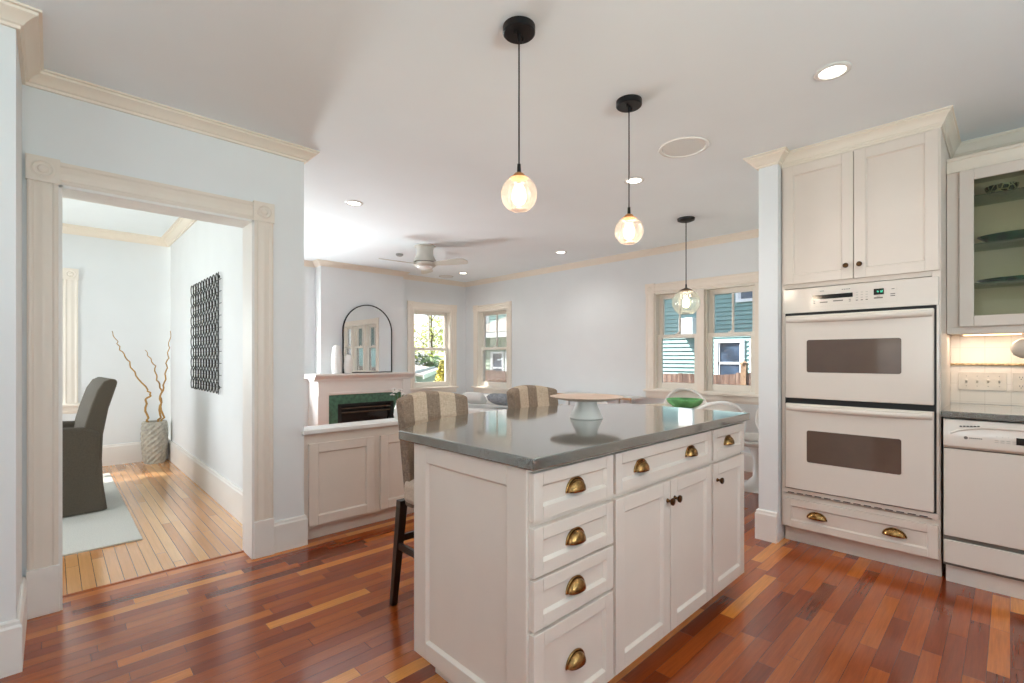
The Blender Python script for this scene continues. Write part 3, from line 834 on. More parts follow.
# tiled splashback with a thin ledge strip (setting)
struct(MB().box(4.138, 4.150, -1.6, 0.264, 0.936, 1.42).build('wall_backsplash', 'tile'))
struct(MB().prism([(0, 0), (-0.010, 0.002), (-0.013, 0.008), (-0.009, 0.014), (0, 0.016)], -1.6, 0.264, lambda a, b, c: (4.138 + a, c, 1.172 + b)).build('trim_4', plain('pencil_tile', (196, 170, 130), 0.6, var=0.2, nscale=60, bump=0.4)))
sp = root('switch_plate', (4.1375, 0.2275, 1.02), FACE_X, 'cream four-gang switch plate on the tiled wall', 'light switch')
MB().prism(rrect(0, 0.214, 0, 0.112, 0.005), -0.006, -0.0005, lambda a, b, c: (a, c, b)).build('plate', 'toggle', sp, bev=0.002)
for i in range(4):
    tg = MB().loft([[(0.032 + i * 0.0485, -0.006, 0.046), (0.042 + i * 0.0485, -0.006, 0.046), (0.042 + i * 0.0485, -0.006, 0.068), (0.032 + i * 0.0485, -0.006, 0.068)], [(0.0335 + i * 0.0485, -0.016, 0.058), (0.0405 + i * 0.0485, -0.016, 0.058), (0.0405 + i * 0.0485, -0.014, 0.068), (0.0335 + i * 0.0485, -0.014, 0.068)]]).build('toggle', 'toggle', sp, bev=0.001)
for i in range(4):
    for z_ in (0.026, 0.087): MB().lathe([(0.0022, -0.006), (0.0022, -0.0066), (0.0005, -0.0067)], 10, (0.037 + i * 0.0485, 0, z_), 'y').build('screw', 'mark', sp)
ol = root('outlet_plate', (4.1375, -0.009, 1.02), FACE_X, 'cream double outlet on the tiled wall right of the switches', 'outlet')
MB().prism(rrect(0, 0.072, 0, 0.112, 0.005), -0.006, -0.0005, lambda a, b, c: (a, c, b)).build('plate', 'toggle', ol, bev=0.002)
for z_ in (0.030, 0.082):
    rc = MB().prism(rrect(0.019, 0.053, z_ - 0.014, z_ + 0.014, 0.009), -0.008, -0.005, lambda a, b, c: (a, c, b)).build('receptacle', 'toggle', ol)
    m = MB(); m.box(0.029, 0.031, -0.0084, -0.0075, z_ - 0.002, z_ + 0.007); m.box(0.041, 0.043, -0.0084, -0.0075, z_ - 0.002, z_ + 0.007); m.lathe([(0.0024, -0.0075), (0.0024, -0.0084), (0.0003, -0.0084)], 10, (0.036, 0, z_ - 0.008), 'y'); m.build('slots', 'black', rc)

# ------------------------------------------------------------------ glass-front wall cabinet
gc = root('glass_cabinet', (3.85, 0.262, 1.36), FACE_X, 'cream wall cabinet with a glass door and green dishes inside', 'cabinet')
gz = 1.36
GW = 0.62
m = MB()
m.box(0, 0.018, 0.0, 0.299, 0.04, 1.03); m.box(GW - 0.018, GW, 0.0, 0.299, 0.04, 1.03); m.box(0.018, GW - 0.018, 0.288, 0.299, 0.04, 1.03)
m.box(0.018, GW - 0.018, 0.0, 0.288, 0.04, 0.058); m.box(0.018, GW - 0.018, 0.0, 0.288, 0.94, 1.03)
m.box(0, 0.052, -0.001, 0.018, 0.04, 0.95)
m.build('carcass', 'cab', gc)
m = MB(); m.prism([(0, 0.953), (-0.012, 0.953), (-0.013, 0.965), (-0.016, 0.97), (-0.017, 0.99), (-0.020, 1.0), (-0.020, 1.015), (-0.026, 1.022), (-0.026, 1.035), (0, 1.035)], 0, GW, lambda a, b, c: (c, a, b)); m.build('cornice', 'crown', gc, smooth=True, angle=30)
MB().box(0, GW, 0.004, 0.020, 0.0, 0.04).build('valance', 'cab', gc, bev=0.002)
m = MB(); r_ = 0.062; a, b2, za, zb = 0.055, 0.610, 0.042, 0.950
m.box(a, a + r_, -0.020, -0.001, za, zb); m.box(b2 - r_, b2, -0.020, -0.001, za, zb); m.box(a + r_, b2 - r_, -0.020, -0.001, za, za + r_); m.box(a + r_, b2 - r_, -0.020, -0.001, zb - r_, zb)
dd = m.build('door', 'cab', gc, bev=0.003)
MB().box(a + r_ - 0.006, b2 - r_ + 0.006, -0.010, -0.007, za + r_ - 0.006, zb - r_ + 0.006).build('pane', 'cabglass', dd)
for z_ in (2.165 - gz, 1.885 - gz, 1.655 - gz):
    MB().box(0.0185, GW - 0.0185, 0.02, 0.284, z_ - 0.008, z_).build('shelf', 'shelfglass', gc)
def bowl(name, loc, prof, mat, label, cat, sx=1, sy=1, seg=36):
    o = MB().lathe(prof, seg, sx=sx, sy=sy).build(name, mat, None, smooth=True, angle=55)
    o.location = loc
    return tag(o, label, cat)
bowl('bowl', (4.0, 0.035, 2.1655), [(0.022, 0), (0.05, 0.014), (0.068, 0.042), (0.072, 0.058), (0.069, 0.058), (0.064, 0.042), (0.046, 0.018), (0.001, 0.010)], 'patbowl', 'small dark bowl with pale crossing lines on the top glass shelf', 'bowl')
bowl('serving_dish', (3.99, -0.03, 1.8855), [(0.06, 0), (0.12, 0.012), (0.165, 0.044), (0.170, 0.05), (0.164, 0.048), (0.11, 0.018), (0.001, 0.010)], 'darkgreen', 'long dark green dish on the middle glass shelf', 'dish', sx=0.6)
bowl('platter', (3.99, -0.04, 1.6555), [(0.10, 0), (0.15, 0.006), (0.18, 0.022), (0.178, 0.024), (0.14, 0.010), (0.001, 0.006)], 'darkgreen', 'flat dark green platter on the bottom glass shelf', 'plate', sx=0.65)
ul = root('under_cabinet_light', (4.0, 0.20, 1.3995), 0, 'slim lit strip light under the glass cabinet', 'light')
MB().box(-0.035, 0.035, -0.26, 0.01, -0.040, -0.0005).build('housing', 'white', ul, bev=0.003)
MB().box(-0.02, 0.02, -0.245, -0.004, -0.046, -0.0402).build('diffuser', 'led', ul)
lamp('under_cabinet_lamp', 'AREA', (4.0, 0.07, 1.350), 0.9, (1.0, 0.84, 0.68), (0, 0, 0), shape='RECTANGLE', size=0.04, size_y=0.36)
# stand mixer, only its head reaches into the picture
mx = root('stand_mixer', (3.93, -0.155, 0.935), PI / 2, 'cream stand mixer whose rounded head reaches in at the right end of counter', 'mixer')
MB().prism(rrect(-0.24, -0.02, -0.10, 0.10, 0.05, 6), 0, 0.035).build('base', 'toggle', mx, bev=0.008)
MB().prism(rrect(-0.22, -0.11, -0.055, 0.055, 0.03, 6), 0.035, 0.28).build('column', 'toggle', mx, bev=0.01)
m = MB(); m.lathe([(0.03, -0.23), (0.055, -0.215), (0.066, -0.14), (0.068, -0.04), (0.064, 0.06), (0.054, 0.115), (0.036, 0.143), (0.016, 0.153), (0.001, 0.155)], 28, (0, 0, 0.338), 'x'); m.build('head', 'toggle', mx, smooth='all')
MB().lathe([(0.018, 0), (0.018, 0.08)], 14, (-0.01, 0, 0.20)).build('shaft', plain('steel', (190, 190, 190), 0.25, metal=1), mx)

# ------------------------------------------------------------------ pendants
def pendant(loc, zc, R, big=False):
    t = root('pendant_light', (loc[0], loc[1], zc), 0)
    dz = H - zc
    m = MB()
    if big:
        m.lathe([(0.001, dz - 0.032), (0.05, dz - 0.031), (0.078, dz - 0.02), (0.082, dz), (0.001, dz)], 32)
    else:
        m.lathe([(0.001, dz - 0.030), (0.062, dz - 0.030), (0.066, dz - 0.026), (0.066, dz - 0.0005), (0.001, dz - 0.0005)], 36)
        for s in (-1, 1): m.lathe([(0.001, dz - 0.044), (0.005, dz - 0.042), (0.005, dz - 0.03)], 12, (s * 0.028, s * 0.006, 0))
        m.lathe([(0.006, dz - 0.06), (0.008, dz - 0.04), (0.009, dz - 0.03)], 14)
    m.build('canopy', 'blackm', t, smooth=True, angle=40)
    MB().tube([(0, 0, R * 0.99 + 0.03), (0, 0, dz - 0.03)], 0.0032 if not big else 0.0045, 8).build('cord', 'blackm', t)
    MB().lathe([(0.001, R + 0.05), (0.007, R + 0.05), (0.0085, R + 0.02), (0.0095, R + 0.008), (0.001, R + 0.008)], 16).build('socket_cap', 'blackm', t, smooth=True)
    MB().lathe([(0.012, R + 0.014), (0.020, R + 0.010), (R * 0.36, R * 1.0), (R * 0.55, R * 0.875), (R * 0.52, R * 0.865), (0.010, R + 0.0)], 28).build('shade_cap', 'copper' if not big else 'bronzed', t, smooth=True)
    prof = []
    a0 = 24
    for i in range(23):
        a = math.radians(a0 + (152 - a0) * i / 22)
        prof.append((R * math.sin(a), R * math.cos(a)))
    MB().lathe(prof, 72, lobes=12 if not big else 18, amp=0.05, cap=False).build('glass_shade', 'globe' if not big else 'globec', t, smooth='all')
    br = 0.030 if not big else 0.036
    MB().lathe([(0.001, -br * 1.5), (br * 0.7, -br * 1.2), (br, -br * 0.4), (br * 0.85, br * 0.5), (br * 0.5, br * 1.3), (0.001, br * 1.5)], 20).build('bulb', 'bulb', t, smooth='all')
    return t
PEN = 'ribbed globe pendants over the island'
p = pendant((1.375, 1.389), 1.887, 0.0735)
tag(p, 'ribbed glass globe pendant over the island, nearest the camera', 'pendant light', PEN)
q = copy_tree(p); q.location = (2.187, 1.388, 1.887); q['label'] = 'ribbed glass globe pendant over the far half of the island'
tag(pendant((4.43, 2.176), 1.757, 0.127, True), 'large clear glass globe pendant over the dining table by the windows', 'pendant light')
for (x, y, z) in ((1.375, 1.389, 1.887), (2.187, 1.388, 1.887), (4.43, 2.176, 1.757)):
    lamp('pendant_lamp', 'POINT', (x, y, z - 0.09 if z > 1.8 else z - 0.14), 4, (1, 0.82, 0.62), shadow_soft_size=0.05)

# ------------------------------------------------------------------ ceiling fittings
def downlight(x, y, label, e=21, z=H):
    t = root('recessed_light', (x, y, z), 0, label, 'ceiling light', 'recessed ceiling lights')
    MB().lathe([(0.052, -0.0005), (0.056, -0.007), (0.068, -0.008), (0.075, -0.004), (0.075, -0.0005)], 32, cap=False).build('trim_ring', 'white', t, smooth=True)
    MB().lathe([(0.001, -0.004), (0.052, -0.004), (0.052, -0.0008), (0.001, -0.0008)], 28).build('lens', 'down', t)
    lamp('ceiling_spot', 'SPOT', (x, y, z - 0.012), e, (1, 0.97, 0.93), (0, 0, 0), spot_size=math.radians(150), spot_blend=0.8, shadow_soft_size=0.05)
downlight(2.65, 0.58, 'lit recessed ceiling light near the oven cabinet top')
downlight(3.19, 1.98, 'lit recessed ceiling light beside the cord of the middle pendant')
downlight(4.68, 3.97, 'lit recessed ceiling light along the blank back wall')
downlight(1.90, 3.96, 'lit recessed ceiling light nearest the corner of the doorway wall')
downlight(4.71, 6.02, 'lit recessed ceiling light in the corner beyond the fan blade')
for (x, y) in ((0.9, 0.3), (0.9, -1.2), (2.65, -1.2), (0.5, 2.0)):  # unseen spots without fittings, added to even out the kitchen light
    lamp('ceiling_spot', 'SPOT', (x, y, H - 0.012), 8, (1, 0.97, 0.93), (0, 0, 0), spot_size=math.radians(150), spot_blend=0.8, shadow_soft_size=0.05)
sk = root('ceiling_speaker', (2.92, 1.45, H), 0, 'large round white speaker grille in the ceiling', 'speaker')
MB().lathe([(0.128, -0.0005), (0.132, -0.008), (0.150, -0.008), (0.156, -0.0005)], 48, cap=False).build('ring', 'white', sk, smooth=True)
MB().lathe([(0.001, -0.0035), (0.128, -0.0035), (0.128, -0.0006), (0.001, -0.0006)], 48).build('grille', 'speaker', sk)
sd = root('smoke_detector', (3.26, 5.50, H), 0, 'small grey round detector on the ceiling left of fan', 'smoke detector')
MB().lathe([(0.001, -0.03), (0.03, -0.029), (0.046, -0.018), (0.048, -0.0005), (0.001, -0.0005)], 28).build('housing', plain('detector_grey', (160, 160, 158), 0.5), sd, smooth=True)
sk2 = root('ceiling_speaker', (4.70, 6.46, H), 0, 'round ceiling speaker beyond the fan, above the far window', 'speaker')
MB().lathe([(0.10, -0.0005), (0.104, -0.007), (0.118, -0.007), (0.122, -0.0005)], 40, cap=False).build('ring', 'white', sk2, smooth=True)
MB().lathe([(0.001, -0.003), (0.10, -0.003), (0.10, -0.0006), (0.001, -0.0006)], 40).build('grille', 'speaker', sk2)

fan = root('ceiling_fan', (3.247, 4.893, H), 0, 'white three-blade flush ceiling fan in the family room', 'ceiling fan')
MB().lathe([(0.001, -0.0005), (0.125, -0.0005), (0.125, -0.012), (0.105, -0.024), (0.098, -0.06), (0.100, -0.11), (0.118, -0.15), (0.135, -0.175), (0.138, -0.195), (0.001, -0.195)], 40).build('motor_housing', 'nickel', fan, smooth=True, angle=40)
MB().lathe([(0.001, -0.196), (0.128, -0.196), (0.128, -0.206), (0.001, -0.206)], 40).build('ring', plain('fan_band', (120, 118, 112), 0.4, metal=0.6), fan, smooth=True)
MB().lathe([(0.001, -0.2065), (0.134, -0.2065), (0.136, -0.232), (0.110, -0.252), (0.001, -0.252)], 40).build('hub', 'nickel', fan, smooth=True)
MB().lathe([(0.100, -0.2525), (0.094, -0.270), (0.06, -0.284), (0.001, -0.288)], 36).build('light_dome', 'white', fan, smooth=True)
for az in (294.1, 54.1, 174.1):
    R_ = Matrix.Rotation(math.radians(az), 4, 'Z') @ Matrix.Rotation(math.radians(-12), 4, 'X')
    out = []
    for i in range(25):
        t = i / 24
        r = 0.11 + 0.47 * t
        wv = 0.045 + 0.040 * math.sin(PI * min(1, t * 1.0) * 0.62)
        if t > 0.86: wv *= math.sqrt(max(0.0, 1 - ((t - 0.86) / 0.14) ** 2)) * 0.97 + 0.03
        out.append((r, wv))
    ring = [(r, -wd) for r, wd in out] + [(r, wd * 0.8) for r, wd in reversed(out)]
    m = MB(); m.prism(ring, -0.005, 0.005)
    m.bm.transform(Matrix.Translation((0, 0, -0.226)) @ R_)
    m.build('blade', 'nickel', fan, bev=0.002)

# ------------------------------------------------------------------ fireplace
fp = root('fireplace_mantel', (3.335, 6.6295, 0), 0, 'white painted mantelpiece around the green marble fireplace', 'fireplace')
def fx(x): return x - 3.335
m = MB()
m.box(fx(2.59), fx(2.74), -0.16, 0, 0, 0.7049); m.box(fx(3.87), fx(4.005), -0.16, 0, 0, 0.7049)
m.box(fx(2.5905), fx(2.6895), 0.0001, 0.19, 0, 0.90); m.box(fx(2.59), fx(4.005), -0.16, 0, 0.705, 0.90)
m.build('body', 'trimw', fp, bev=0.003)
for a in (2.582, 3.875):
    m = MB(); m.box(fx(a), fx(a + 0.145), -0.178, -0.1605, 0.0, 0.665); m.box(fx(a) - 0.004, fx(a + 0.145) + 0.004, -0.182, -0.1605, 0.665, 0.700); m.box(fx(a) + 0.004, fx(a + 0.145) - 0.004, -0.176, -0.1605, 0.7, 0.93)
    m.build('pilaster', 'trimw', fp, bev=0.003)
m = MB(); m.box(fx(2.75), fx(3.855), -0.170, -0.1605, 0.715, 0.745); m.build('frieze_moulding', 'trimw', fp, bev=0.004)
m = MB(); m.prism([(0, 0.90), (-0.185, 0.90), (-0.190, 0.93), (-0.205, 0.945), (-0.225, 0.965), (-0.235, 0.975), (-0.245, 0.977), (-0.245, 1.0), (0, 1.0)], fx(2.525), fx(4.065), lambda a, b, c: (c, a, b)); m.box(fx(2.5255), fx(2.6895), 0.0001, 0.19, 0.93, 0.9995)
m.build('shelf', 'trimw', fp, smooth=True, angle=25, bev=0.002)
m = MB(); m.box(fx(2.74), fx(2.872), -0.145, -0.02, 0, 0.705); m.box(fx(3.74), fx(3.87), -0.145, -0.02, 0, 0.705); m.box(fx(2.872), fx(3.74), -0.145, -0.02, 0.575, 0.705)
m.build('marble_surround', 'tile_g', fp)
ins = root('fireplace_insert', (3.335, 6.6295, 0), 0, 'black gas fireplace insert with brass-edged louvres', 'fireplace insert')
m = MB(); m.box(fx(2.874), fx(3.738), -0.012, -0.001, 0.02, 0.573); m.box(fx(2.874), fx(2.922), -0.15, -0.012, 0.02, 0.573); m.box(fx(3.69), fx(3.738), -0.15, -0.012, 0.02, 0.573); m.box(fx(2.922), fx(3.69), -0.15, -0.012, 0.545, 0.573)
m.build('firebox', 'black', ins)
m = MB()
for z_ in (0.50, 0.44): m.box(fx(2.923), fx(3.689), -0.145, -0.09, z_, z_ + 0.012)
m.build('louvre', plain('louvre_metal', (120, 104, 88), 0.35, metal=0.8), ins)
MB().box(fx(2.932), fx(3.68), -0.10, -0.094, 0.06, 0.425).build('glass_front', 'display', ins)
mr = root('arched_mirror', (3.385, 6.6, 1.001), 0, 'tall arched mirror in a thin black frame on the mantel', 'mirror')
mw, mh = 0.392, 1.005
def arch(w, h, n=28):
    pts = [(-w, 0), (w, 0)]
    for i in range(n + 1):
        a = PI * i / n; pts.append((w * math.cos(a), h - w + w * math.sin(a)))
    return pts
lean = Matrix.Rotation(math.radians(-1.0), 4, 'X')
m = MB(); m.prism(arch(mw - 0.006, mh - 0.006), -0.004, 0.004, lambda a, b, c: (a, c, b + 0.006)); m.build('glass', 'mirror', mr)
outr, inr = arch(mw, mh), arch(mw - 0.013, mh - 0.013)
m = MB()
n = len(outr)
inr = [(a, b + (0.013 if i < 2 else 0)) for i, (a, b) in enumerate(inr)]
for i in range(n):
    j = (i + 1) % n
    o0, o1, i0, i1 = outr[i], outr[j], inr[i], inr[j]
    for y_ in (-0.012, 0.008): m.face([(o0[0], y_, o0[1]), (o1[0], y_, o1[1]), (i1[0], y_, i1[1]), (i0[0], y_, i0[1])])
    m.face([(o0[0], -0.012, o0[1]), (o1[0], -0.012, o1[1]), (o1[0], 0.008, o1[1]), (o0[0], 0.008, o0[1])])
    m.face([(i0[0], -0.012, i0[1]), (i1[0], -0.012, i1[1]), (i1[0], 0.008, i1[1]), (i0[0], 0.008, i0[1])])
m.build('frame', 'blackm', mr, weld=True)
def ribbed(h, r, k_):
    pr = [(0.001, 0), (r * 0.7, 0.0)]
    for i in range(k_ * 6 + 1):
        t = i / (k_ * 6); env = r * (0.72 + 0.28 * math.sin(PI * min(1, t * 0.95 + 0.12))) * (1 if t < 0.86 else math.sqrt(max(0.12, 1 - ((t - 0.86) / 0.145) ** 2)))
        pr.append((env * (1 + 0.035 * math.cos(2 * PI * k_ * t)), 0.005 + (h - 0.01) * t))
    pr += [(pr[-1][0] * 0.7, h - 0.006), (0.001, h - 0.02)]
    return pr
for (x, y, h_, r_, lb) in ((2.862, 6.50, 0.41, 0.074, 'taller ribbed white vase at left of the mantel shelf'), (3.012, 6.46, 0.275, 0.062, 'shorter ribbed white vase in front of the mirror edge')):
    o = MB().lathe(ribbed(h_, r_, int(h_ / 0.022)), 36).build('vase', 'white', None, smooth='all'); o.location = (x, y, 1.0005)
    tag(o, lb, 'vase', 'ribbed vases on the mantel')

# ------------------------------------------------------------------ sofa corner
so = root('sofa', (4.86, 5.35, 0), FACE_X, 'white sofa under the corner window behind the island', 'sofa')
MB().box(-0.95, 0.95, -0.42, 0.42, 0.10, 0.34).build('base', 'whitem', so, bev=0.02, smooth=True)
for a in (-0.79, 0.005): MB().box(a, a + 0.785, -0.42, 0.26, 0.34, 0.47).build('seat_cushion', 'whitem', so, bev=0.04, seg=4, smooth=True)
MB().box(-0.95, 0.95, 0.27, 0.42, 0.34, 0.56).build('backrest', 'whitem', so, bev=0.04, seg=4, smooth=True)
for a in (-0.95, 0.80): MB().box(a, a + 0.15, -0.42, 0.27, 0.34, 0.54).build('arm', 'whitem', so, bev=0.04, seg=4, smooth=True)
for sx in (-0.88, 0.88):
    for sy in (-0.36, 0.36): MB().box(sx - 0.025, sx + 0.025, sy - 0.025, sy + 0.025, 0, 0.10).build('leg', 'espresso', so)
def pillow(loc, rot, w, h, d, mat, label):
    m = MB(); n = 14
    for s in (-1, 1):
        m.grid(lambda a, b, s=s: ((a - .5) * w * (1 - 0.10 * (2 * b - 1) ** 2 * 1), s * d * ((1 - (2 * a - 1) ** 4) * (1 - (2 * b - 1) ** 4)) ** 0.6, (b - .5) * h * (1 - 0.10 * (2 * a - 1) ** 2)), n, n)
    o = m.build('cushion', mat, None, smooth='all', weld=True); o.location = loc; o.rotation_euler = rot
    return tag(o, label, 'cushion')
pillow((4.83, 5.24, 0.60), (math.radians(72), 0, math.radians(-75)), 0.42, 0.34, 0.075, 'greypil', 'grey knitted cushion lying on the white sofa')
pillow((4.72, 5.74, 0.60), (math.radians(66), 0, math.radians(-60)), 0.36, 0.32, 0.07, 'white', 'white cushion on the sofa left of the grey one')

# ------------------------------------------------------------------ eating corner
tb = root('dining_table', (4.37, 2.15, 0), 0, 'round white pedestal dining table under the large globe pendant', 'table')
MB().lathe([(0.001, 0.700), (0.47, 0.700), (0.505, 0.716), (0.51, 0.724), (0.505, 0.735), (0.001, 0.735)], 56).build('tabletop', plain('table_lacquer', (228, 216, 200), 0.25), tb, smooth=True)
MB().lathe([(0.27, 0), (0.27, 0.012), (0.12, 0.05), (0.055, 0.14), (0.045, 0.40), (0.08, 0.62), (0.16, 0.699)], 36).build('pedestal', 'white', tb, smooth='all')
bowl('fruit_bowl', (4.41, 2.18, 0.7355), [(0.07, 0), (0.078, 0.004), (0.105, 0.012), (0.140, 0.033), (0.165, 0.062), (0.175, 0.088), (0.168, 0.088), (0.155, 0.062), (0.12, 0.034), (0.001, 0.020)], 'greenbowl', 'shiny green glazed bowl on the round dining table', 'bowl')
def shell_chair():
    t = root('dining_chair', (0, 0, 0), 0)
    # sitter faces -y in local space; oval back at +y
    def oval(sc, dy, n=36): return [(0.235 * sc * math.cos(2 * PI * i / n), 0.20 + dy + 0.06 * math.sin(2 * PI * i / n) - 0.10 * abs(math.cos(2 * PI * i / n)) ** 2 * sc, 0.665 + 0.22 * sc * math.sin(2 * PI * i / n)) for i in range(n)]
    m = MB(); m.loft([oval(1.0, 0.015), oval(1.0, -0.015), oval(0.93, -0.024), oval(0.86, -0.012), oval(0.86, 0.012), oval(0.93, 0.024), oval(1.0, 0.015)], True, False); m.build('back_rim', 'white', t, smooth='all', weld=True)
    m = MB(); m.loft([oval(0.88, 0.008), oval(0.45, 0.012), oval(0.02, 0.014)], True, False); m.build('back_panel', 'seatfab' if False else 'ceram', t, smooth='all', solid=0.012)
    MB().lathe([(0.001, 0.395), (0.17, 0.40), (0.215, 0.425), (0.225, 0.445), (0.20, 0.455), (0.001, 0.452)], 36).build('seat', 'white', t, smooth='all')
    MB().lathe([(0.001, 0.4525), (0.19, 0.4555), (0.205, 0.470), (0.18, 0.486), (0.001, 0.49)], 36).build('cushion', 'whitem', t, smooth='all')
    MB().lathe([(0.24, 0), (0.24, 0.008), (0.10, 0.03), (0.035, 0.10), (0.028, 0.25), (0.06, 0.36), (0.12, 0.402)], 32).build('pedestal', 'white', t, smooth='all')
    m = MB(); m.tube([(0, 0.19, 0.43), (0, 0.235, 0.47), (0, 0.225, 0.52)], [0.07, 0.05, 0.05], 10); m.build('back_bracket', 'white', t, smooth='all')
    return t
CH = 'white oval-back chairs round the dining table'
def place(o, x, y, label):
    o.location = (x, y, 0)
    dx, dy = 4.40 - x, 2.10 - y
    o.rotation_euler = (0, 0, math.atan2(dy, dx) + PI / 2)
    tag(o, label, 'chair', CH)
ch = shell_chair(); place(ch, 4.905, 2.405, 'white oval-back chair below the window, behind the green bowl')
c2 = copy_tree(ch); place(c2, 3.96, 1.725, 'white oval-back chair seen from behind over the island corner')
c3 = copy_tree(ch); place(c3, 4.80, 1.66, 'white oval-back chair half hidden by the wall end beside the oven')
c4 = copy_tree(ch); place(c4, 3.94, 2.58, 'white oval-back chair whose top shows beside the cake stand')
cn = root('console_table', (5.20, 3.78, 0), FACE_X, 'white console with a wooden front edge against the blank back wall', 'table')
MB().box(-0.62, 0.62, -0.17, 0.17, 0.712, 0.735).build('top', 'white', cn, bev=0.003)
MB().box(-0.62, 0.62, -0.176, -0.1705, 0.710, 0.735).build('edge_strip', plain('edge_wood', (190, 150, 110), 0.5), cn)
for sx in (-0.40, 0.40):
    for sy in (-0.12, 0.14): MB().box(sx - 0.02, sx + 0.02, sy - 0.02, sy + 0.02, 0, 0.712).build('leg', 'white', cn)

# ------------------------------------------------------------------ dining room
rug = MB().box(-1.9, 0.44, 4.03, 6.56, 0.0, 0.012).build('area_rug', 'rugm', None, bev=0.004)
tag(rug, 'pale grey wool rug under the slipcovered chair', 'rug')
ac = root('armchair', (-0.075, 5.28, 0.0125), math.radians(4), 'taupe slipcovered armchair seen from the side on the rug', 'armchair')
# sitter faces -x: curved back at +x
def side_prof(): return [(0.375, 0.02), (0.355, 0.16), (0.345, 0.40), (0.352, 0.60), (0.385, 0.80), (0.435, 0.98), (0.442, 1.015), (0.430, 1.035), (0.395, 1.04), (0.355, 1.02), (0.315, 0.95), (0.275, 0.82), (0.245, 0.70), (0.225, 0.60), (0.22, 0.42), (0.22, 0.02)]
m = MB(); m.prism(side_prof(), -0.30, 0.30, lambda a, b, c: (a, c, b)); m.build('backrest', 'greyfab', ac, smooth=True, bev=0.02, seg=3, angle=40)
for s in (-1, 1):
    m = MB()
    y0_, y1_ = (0.235, 0.325) if s > 0 else (-0.325, -0.235)
    m.prism([(0.32, 0.25), (0.33, 0.62), (0.24, 0.665), (0.10, 0.672), (-0.28, 0.675), (-0.325, 0.65), (-0.33, 0.25)], y0_, y1_, lambda a, b, c: (a, c, b)); m.build('arm', 'greyfab', ac, smooth=True, bev=0.022, seg=3)
MB().box(-0.33, 0.25, -0.235, 0.235, 0.36, 0.50).build('seat_cushion', 'greyfab', ac, smooth=True, bev=0.03, seg=3)
m = MB()
n = 80
def sk_ring(z, flare):
    pts = rrect(-0.33 - flare, 0.345 + flare, -0.322 - flare, 0.322 + flare, 0.035, 18)
    out = []
    for i, (a, b) in enumerate(pts):
        w_ = 0.006 * math.sin(i * 0.9) * flare * 20; out.append((a + w_, b + w_, z))
    return out
m.loft([sk_ring(0.40, -0.004), sk_ring(0.33, 0.0), sk_ring(0.20, 0.008), sk_ring(0.08, 0.020), sk_ring(0.008, 0.027)]); m.build('skirt', 'greyfab', ac, smooth=True, angle=60)

pt = root('planter', (0.868, 6.93, 0), 0, 'tall hammered grey planter in the dining room corner', 'planter')
m = MB(); rings = []
for i in range(17):
    t = i / 16; r = 0.098 + 0.026 * math.sin(PI * (t * 0.75 + 0.05)) + 0.004 * t
    rings.append([((r + 0.0045 * (1 if (i + j) % 2 else -1) * (0 < i < 16)) * math.cos(2 * PI * j / 22), (r + 0.0045 * (1 if (i + j) % 2 else -1) * (0 < i < 16)) * math.sin(2 * PI * j / 22), 0.48 * t) for j in range(22)])
rings.append([(0.094 * math.cos(2 * PI * j / 22), 0.094 * math.sin(2 * PI * j / 22), 0.48) for j in range(22)])
rings.append([(0.088 * math.cos(2 * PI * j / 22), 0.088 * math.sin(2 * PI * j / 22), 0.36) for j in range(22)])
m.loft(rings); m.build('pot', 'concrete', pt)
MB().lathe([(0.001, 0.40), (0.087, 0.40), (0.087, 0.385), (0.001, 0.385)], 22).build('soil', plain('soil', (60, 46, 36), 0.95), pt)
def branch(pts, label):
    # curly hazel: many small kinks
    P = []
    rg = random.Random(len(label))
    for i in range(len(pts) - 1):
        a, b = Vector(pts[i]), Vector(pts[i + 1]); n = 5
        for j in range(n):
            t = j / n; q = a.lerp(b, t); am = 0.010
            if not (i == 0 and j == 0): q += Vector((am * math.sin(j * 1.26 + i * 1.7) + rg.uniform(-.003, .003), rg.uniform(-.006, .006), rg.uniform(-.003, .003)))
            P.append(q)
    P.append(Vector(pts[-1]))
    rr = [0.0125 - 0.009 * i / (len(P) - 1) for i in range(len(P))]
    o = MB().tube([q - Vector(pts[0]) for q in P], rr, 7).build('curly_branch', 'twig', None, smooth='all')
    o.location = pts[0]
    return tag(o, label, 'branch', 'curly branches in the planter')
YB = 6.93
branch([(0.84, YB, 0.402), (0.797, YB, 0.52), (0.787, YB, 0.733), (0.834, YB, 0.79), (0.797, YB, 0.85), (0.678, YB, 1.06), (0.624, YB, 1.20), (0.554, YB, 1.31), (0.528, YB, 1.40), (0.485, YB, 1.52)], 'curly branch leaning far left from the planter')
branch([(0.885, YB - .01, 0.402), (0.915, YB - .01, 0.52), (0.930, YB - .01, 0.74), (0.925, YB - .01, 0.87), (0.881, YB - .01, 0.985), (0.872, YB - .01, 1.125), (0.815, YB - .01, 1.24), (0.778, YB - .01, 1.31)], 'short curly branch standing in the middle of planter')
branch([(0.905, YB - .045, 0.402), (0.945, YB - .045, 0.52), (0.915, YB - .045, 0.74), (0.950, YB - .045, 0.90), (0.968, YB - .045, 1.07), (0.990, YB - .045, 1.22), (1.000, YB - .045, 1.37), (1.012, YB - .045, 1.54)], 'curly branch rising right toward the corner')

